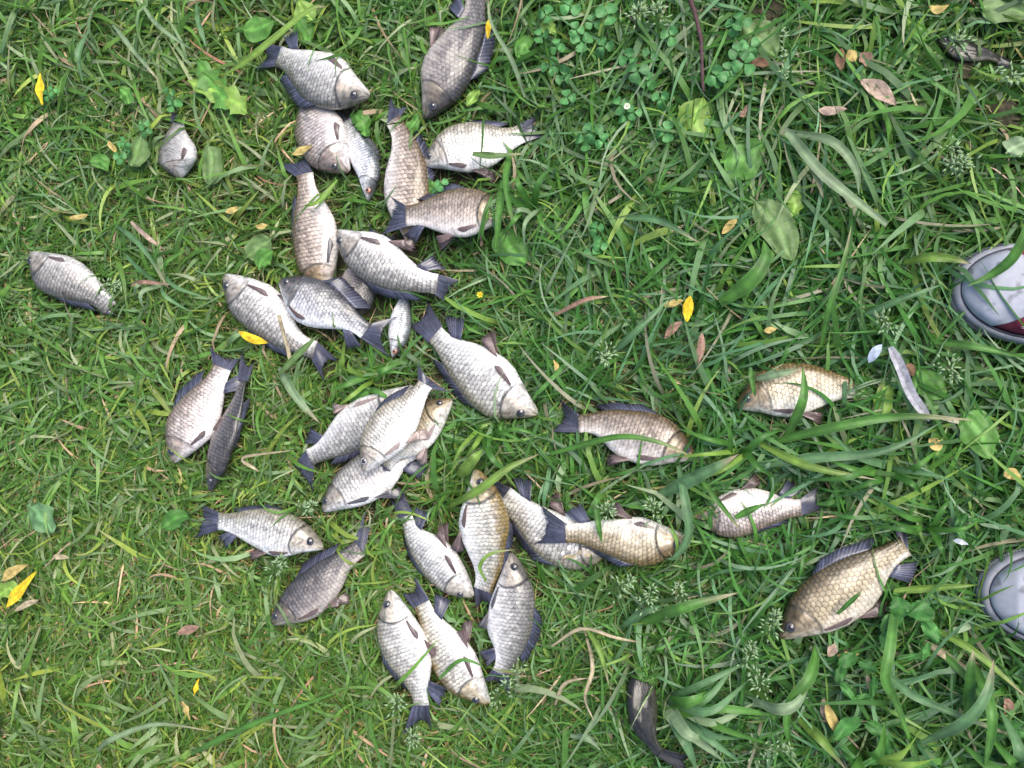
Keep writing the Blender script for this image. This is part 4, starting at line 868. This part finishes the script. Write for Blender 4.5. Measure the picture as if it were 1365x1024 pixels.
# soil clods
for i, (c, rr, lab) in enumerate([((1337, 157), .017, 'dark bare soil clod near the right edge above the shoe'), ((1024, 12), .016, 'grey soil clod at the top edge beside the grey-green leaf'), ((1285, 88), .014, 'dark soil clod right under the blackish sunken fish')]):
    p = G(c, .015); r = np.random.default_rng(890+i); V = []
    for a in range(9):
        for b_ in range(16):
            th, ph = a/8*math.pi, b_/16*2*math.pi; d = np.array([math.sin(th)*math.cos(ph), math.sin(th)*math.sin(ph), math.cos(th)*.6]); V.append(p+d*rr*(.8+.4*vnoise(np.array(d[0]*2+i), np.array(d[1]*2+d[2]), 2, 7)+.06*r.random()))
    o = mesh('soil_clod', np.array(V), grid_faces(9, 16, True), SOIL, None, None, origin=(p[0], p[1], 0), flat=True); tag(o, lab, 'soil clod', 'bare soil clods'); LEAF_V.append(np.array(V))
for V in LEAF_V:
    if len(V) > 40: pass

# ------------------------------------------------------------------ grass, as one mass
LT = np.full((GNX, GNY), -1.0)
def stamp_leaf(V):
    i = ((V[:, 0]-GX0)/GS).astype(int); j = ((V[:, 1]-GY0)/GS).astype(int)
    ok = (i > 1) & (j > 1) & (i < GNX-2) & (j < GNY-2); i, j, z = i[ok], j[ok], V[ok, 2]
    for a in (-1, 0, 1):
        for b in (-1, 0, 1): np.maximum.at(LT, (i+a, j+b), z)
for V in LEAF_V: stamp_leaf(V)
def grass_mass(name, N, box, seed, Lr, Wr, seg, palette, weights, elev, droop, zmax, over, label, right_bias=0.0, leafcover=.62, mat=None, hole=None, curlsd=.75):
    r = np.random.default_rng(seed); x0, x1, y0, y1 = box
    x = r.uniform(x0, x1, N); y = r.uniform(y0, y1, N)
    dens = .25+.75*vnoise(x, y, 7, seed+1)+.7*vnoise(x, y, 19, seed+4)
    px = (x/PX/1.0+682)
    if right_bias: dens = dens*(1+right_bias*smooth(450, 1150, px)) / (1+max(right_bias, 0)*.6)
    keep = r.random(N) < dens
    if hole is not None: keep &= ~((x > hole[0]) & (x < hole[1]) & (y > hole[2]) & (y < hole[3]))
    t0 = sample(SOLID, x, y, -1.0); keep &= ~((t0 > 0) & (r.random(N) < .85))
    x, y, px = x[keep], y[keep], px[keep]; n = len(x)
    big = .88+.35*smooth(100, 1200, px)
    L = r.uniform(*Lr, n)*big*(.75+.5*vnoise(x, y, 4, seed+2)); Wd = r.uniform(*Wr, n)*(1.12-.02*smooth(200, 1200, px))*(.8+.4*vnoise(x, y, 9, seed+9))
    flow = vnoise(x, y, 2.6, seed+3)*6.283*1.6
    ph = flow+r.normal(0, 1.15, n)
    curl = r.normal(0, curlsd, n); a0 = r.uniform(*elev, n); dr = r.uniform(*droop, n)
    tau = r.normal(0, .55, n); tws = r.normal(0, .9, n)
    S = seg; P = np.zeros((n, S+1, 3)); P[:, 0, 0] = x; P[:, 0, 1] = y; P[:, 0, 2] = -.004+.004*r.random(n)
    sd = np.zeros((n, S+1, 3)); wv = np.zeros((n, S+1))
    for k in range(S+1):
        s = k/S; a = a0-dr*s; p = ph+curl*s
        tx, ty, tz = np.cos(a)*np.cos(p), np.cos(a)*np.sin(p), np.sin(a)
        if k < S:
            P[:, k+1] = P[:, k]+np.stack([tx, ty, tz], 1)*(L/S)[:, None]
        q = tau+tws*s; hx, hy = -np.sin(p), np.cos(p)
        ux, uy, uz = -np.sin(a)*np.cos(p), -np.sin(a)*np.sin(p), np.cos(a)
        sd[:, k] = np.stack([hx*np.cos(q)+ux*np.sin(q), hy*np.cos(q)+uy*np.sin(q), uz*np.sin(q)], 1)
        wv[:, k] = Wd*.5*(min(1, .65+1.2*s)*(1-s**2.6)+.02)
    lim = zmax*(.6+.6*r.random(n))*(.85+.3*smooth(200, 1200, px))
    P[..., 2] = np.where(P[..., 2] > lim[:, None]*.6, lim[:, None]*.6+(P[..., 2]-lim[:, None]*.6)*.45, P[..., 2])
    P[..., 2] = np.maximum(P[..., 2], .003+.010*r.random(n)[:, None])
    P[:, 0, 2] = -.003
    t = sample(SOLID, P[..., 0], P[..., 1], -1.0); bt = sample(BOT, P[..., 0], P[..., 1], 9.0)
    ov = (r.random(n) < over)[:, None] & (t[:, :2].max(1) < 0)[:, None]
    inside = t > 0
    for cx, cy, cr in CLEAR: ov = ov & ~(((P[..., 0]-cx)**2+(P[..., 1]-cy)**2).min(1) < cr**2)[:, None]
    for cx, cy, cr in COVER: ov = ov | (((P[..., 0]-cx)**2+(P[..., 1]-cy)**2 < (cr*(.6+.7*r.random(n))[:, None])**2) & (r.random(n) < .8)[:, None])
    P[..., 2] = np.where(inside & ov, np.maximum(P[..., 2], t+.002), np.where(inside, np.minimum(P[..., 2], np.maximum(bt-.003, .002)), P[..., 2]))
    lt = sample(LT, P[..., 0], P[..., 1], -1.0); lo = (r.random(n) < leafcover)[:, None]
    P[..., 2] = np.where((lt > 0) & lo & ~(inside & ov), np.minimum(P[..., 2], np.maximum(lt-.004, .001)), P[..., 2])
    wv = np.where(inside & ~ov, wv*.6, wv)
    Vl = P+sd*wv[..., None]; Vr = P-sd*wv[..., None]
    V = np.stack([Vl, Vr], 2).reshape(-1, 3).astype(np.float32)
    pal = np.array([GREENS[p] if isinstance(p, str) else p for p in palette]); pw = np.array(weights, float)
    ci = r.choice(len(pal), n, p=pw/pw.sum()); c = pal[ci]*(.7+.6*r.random((n, 1)))
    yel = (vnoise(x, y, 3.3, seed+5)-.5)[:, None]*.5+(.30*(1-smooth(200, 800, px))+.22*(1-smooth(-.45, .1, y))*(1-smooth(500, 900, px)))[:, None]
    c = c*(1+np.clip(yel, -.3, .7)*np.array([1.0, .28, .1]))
    sg = np.linspace(0, 1, S+1)[None, :, None]
    base = np.array([.20, .22, .09]); kb = np.clip(1-sg*3.2, 0, 1)*.5
    cc = c[:, None]*(1-kb)+base*kb
    dead = (r.random(n) < .10)[:, None, None]; kt = np.clip((sg-.7)/.3, 0, 1)*dead
    cc = cc*(1-kt)+np.array(GREENS['straw'])*kt
    cc = np.repeat(cc[:, :, None], 2, 2).reshape(-1, 3)
    b = (np.arange(n)*(S+1)*2)[:, None]; k = np.arange(S)[None]*2
    F = np.stack([b+k, b+k+1, b+k+3, b+k+2], -1).reshape(-1, 4)
    me = bpy.data.meshes.new(name); nf = len(F)
    me.vertices.add(len(V)); me.vertices.foreach_set('co', V.ravel())
    me.loops.add(nf*4); me.loops.foreach_set('vertex_index', F.ravel().astype(np.int32))
    me.polygons.add(nf); me.polygons.foreach_set('loop_start', (np.arange(nf)*4).astype(np.int32))
    me.polygons.foreach_set('use_smooth', np.ones(nf, bool))
    a = me.color_attributes.new('col', 'FLOAT_COLOR', 'POINT'); q = np.ones((len(V), 4), np.float32); q[:, :3] = cc; a.data.foreach_set('color', q.ravel())
    me.materials.append(mat or GRASS); me.update(calc_edges=True); me.validate()
    o = bpy.data.objects.new(name, me); COL.objects.link(o); tag(o, label, 'grass', None, 'stuff')
    return o, nf*2
COVER = [tuple(G(c, .03)[:2])+(q*PX,) for c, q in (((676, 288), 20), ((1162, 524), 26), ((926, 688), 28), ((922, 716), 10), ((930, 612), 8), ((867, 884), 22), ((156, 408), 14), ((240, 152), 13), ((1345, 95), 8))]
CLEAR = [tuple(G(c, .04)[:2])+(q*PX,) for c, q in (((1060, 832), 34), ((696, 540), 26), ((590, 762), 40), ((540, 840), 40), ((640, 480), 30), ((530, 560), 40), ((1130, 790), 40))]
INNER = (-.82, .80, -.62, .62); OUTER = (-1.45, 1.45, -1.2, 1.2)
tri = 0
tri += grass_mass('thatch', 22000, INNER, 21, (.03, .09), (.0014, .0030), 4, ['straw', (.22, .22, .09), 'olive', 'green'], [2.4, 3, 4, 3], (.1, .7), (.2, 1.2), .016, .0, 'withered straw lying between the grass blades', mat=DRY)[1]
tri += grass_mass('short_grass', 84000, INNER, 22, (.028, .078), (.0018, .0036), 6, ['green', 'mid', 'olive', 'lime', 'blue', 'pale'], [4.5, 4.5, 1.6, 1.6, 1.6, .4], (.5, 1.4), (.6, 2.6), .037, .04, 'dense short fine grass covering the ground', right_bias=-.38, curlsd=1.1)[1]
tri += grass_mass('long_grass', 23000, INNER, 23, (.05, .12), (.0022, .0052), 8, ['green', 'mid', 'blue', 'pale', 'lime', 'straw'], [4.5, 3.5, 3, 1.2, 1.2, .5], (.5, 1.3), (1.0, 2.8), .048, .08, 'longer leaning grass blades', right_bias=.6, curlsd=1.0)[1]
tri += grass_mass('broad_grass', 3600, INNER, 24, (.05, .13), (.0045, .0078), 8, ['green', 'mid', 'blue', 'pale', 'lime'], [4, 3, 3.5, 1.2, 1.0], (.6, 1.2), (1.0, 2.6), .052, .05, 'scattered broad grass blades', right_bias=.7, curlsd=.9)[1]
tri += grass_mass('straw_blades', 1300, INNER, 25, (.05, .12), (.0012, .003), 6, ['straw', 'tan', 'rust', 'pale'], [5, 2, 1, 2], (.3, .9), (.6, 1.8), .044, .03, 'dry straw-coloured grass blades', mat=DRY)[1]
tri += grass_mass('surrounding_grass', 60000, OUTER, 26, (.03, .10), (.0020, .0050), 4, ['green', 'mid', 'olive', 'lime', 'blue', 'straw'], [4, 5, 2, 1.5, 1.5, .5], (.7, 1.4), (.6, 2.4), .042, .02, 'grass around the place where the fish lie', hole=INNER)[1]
print('grass triangles', tri)
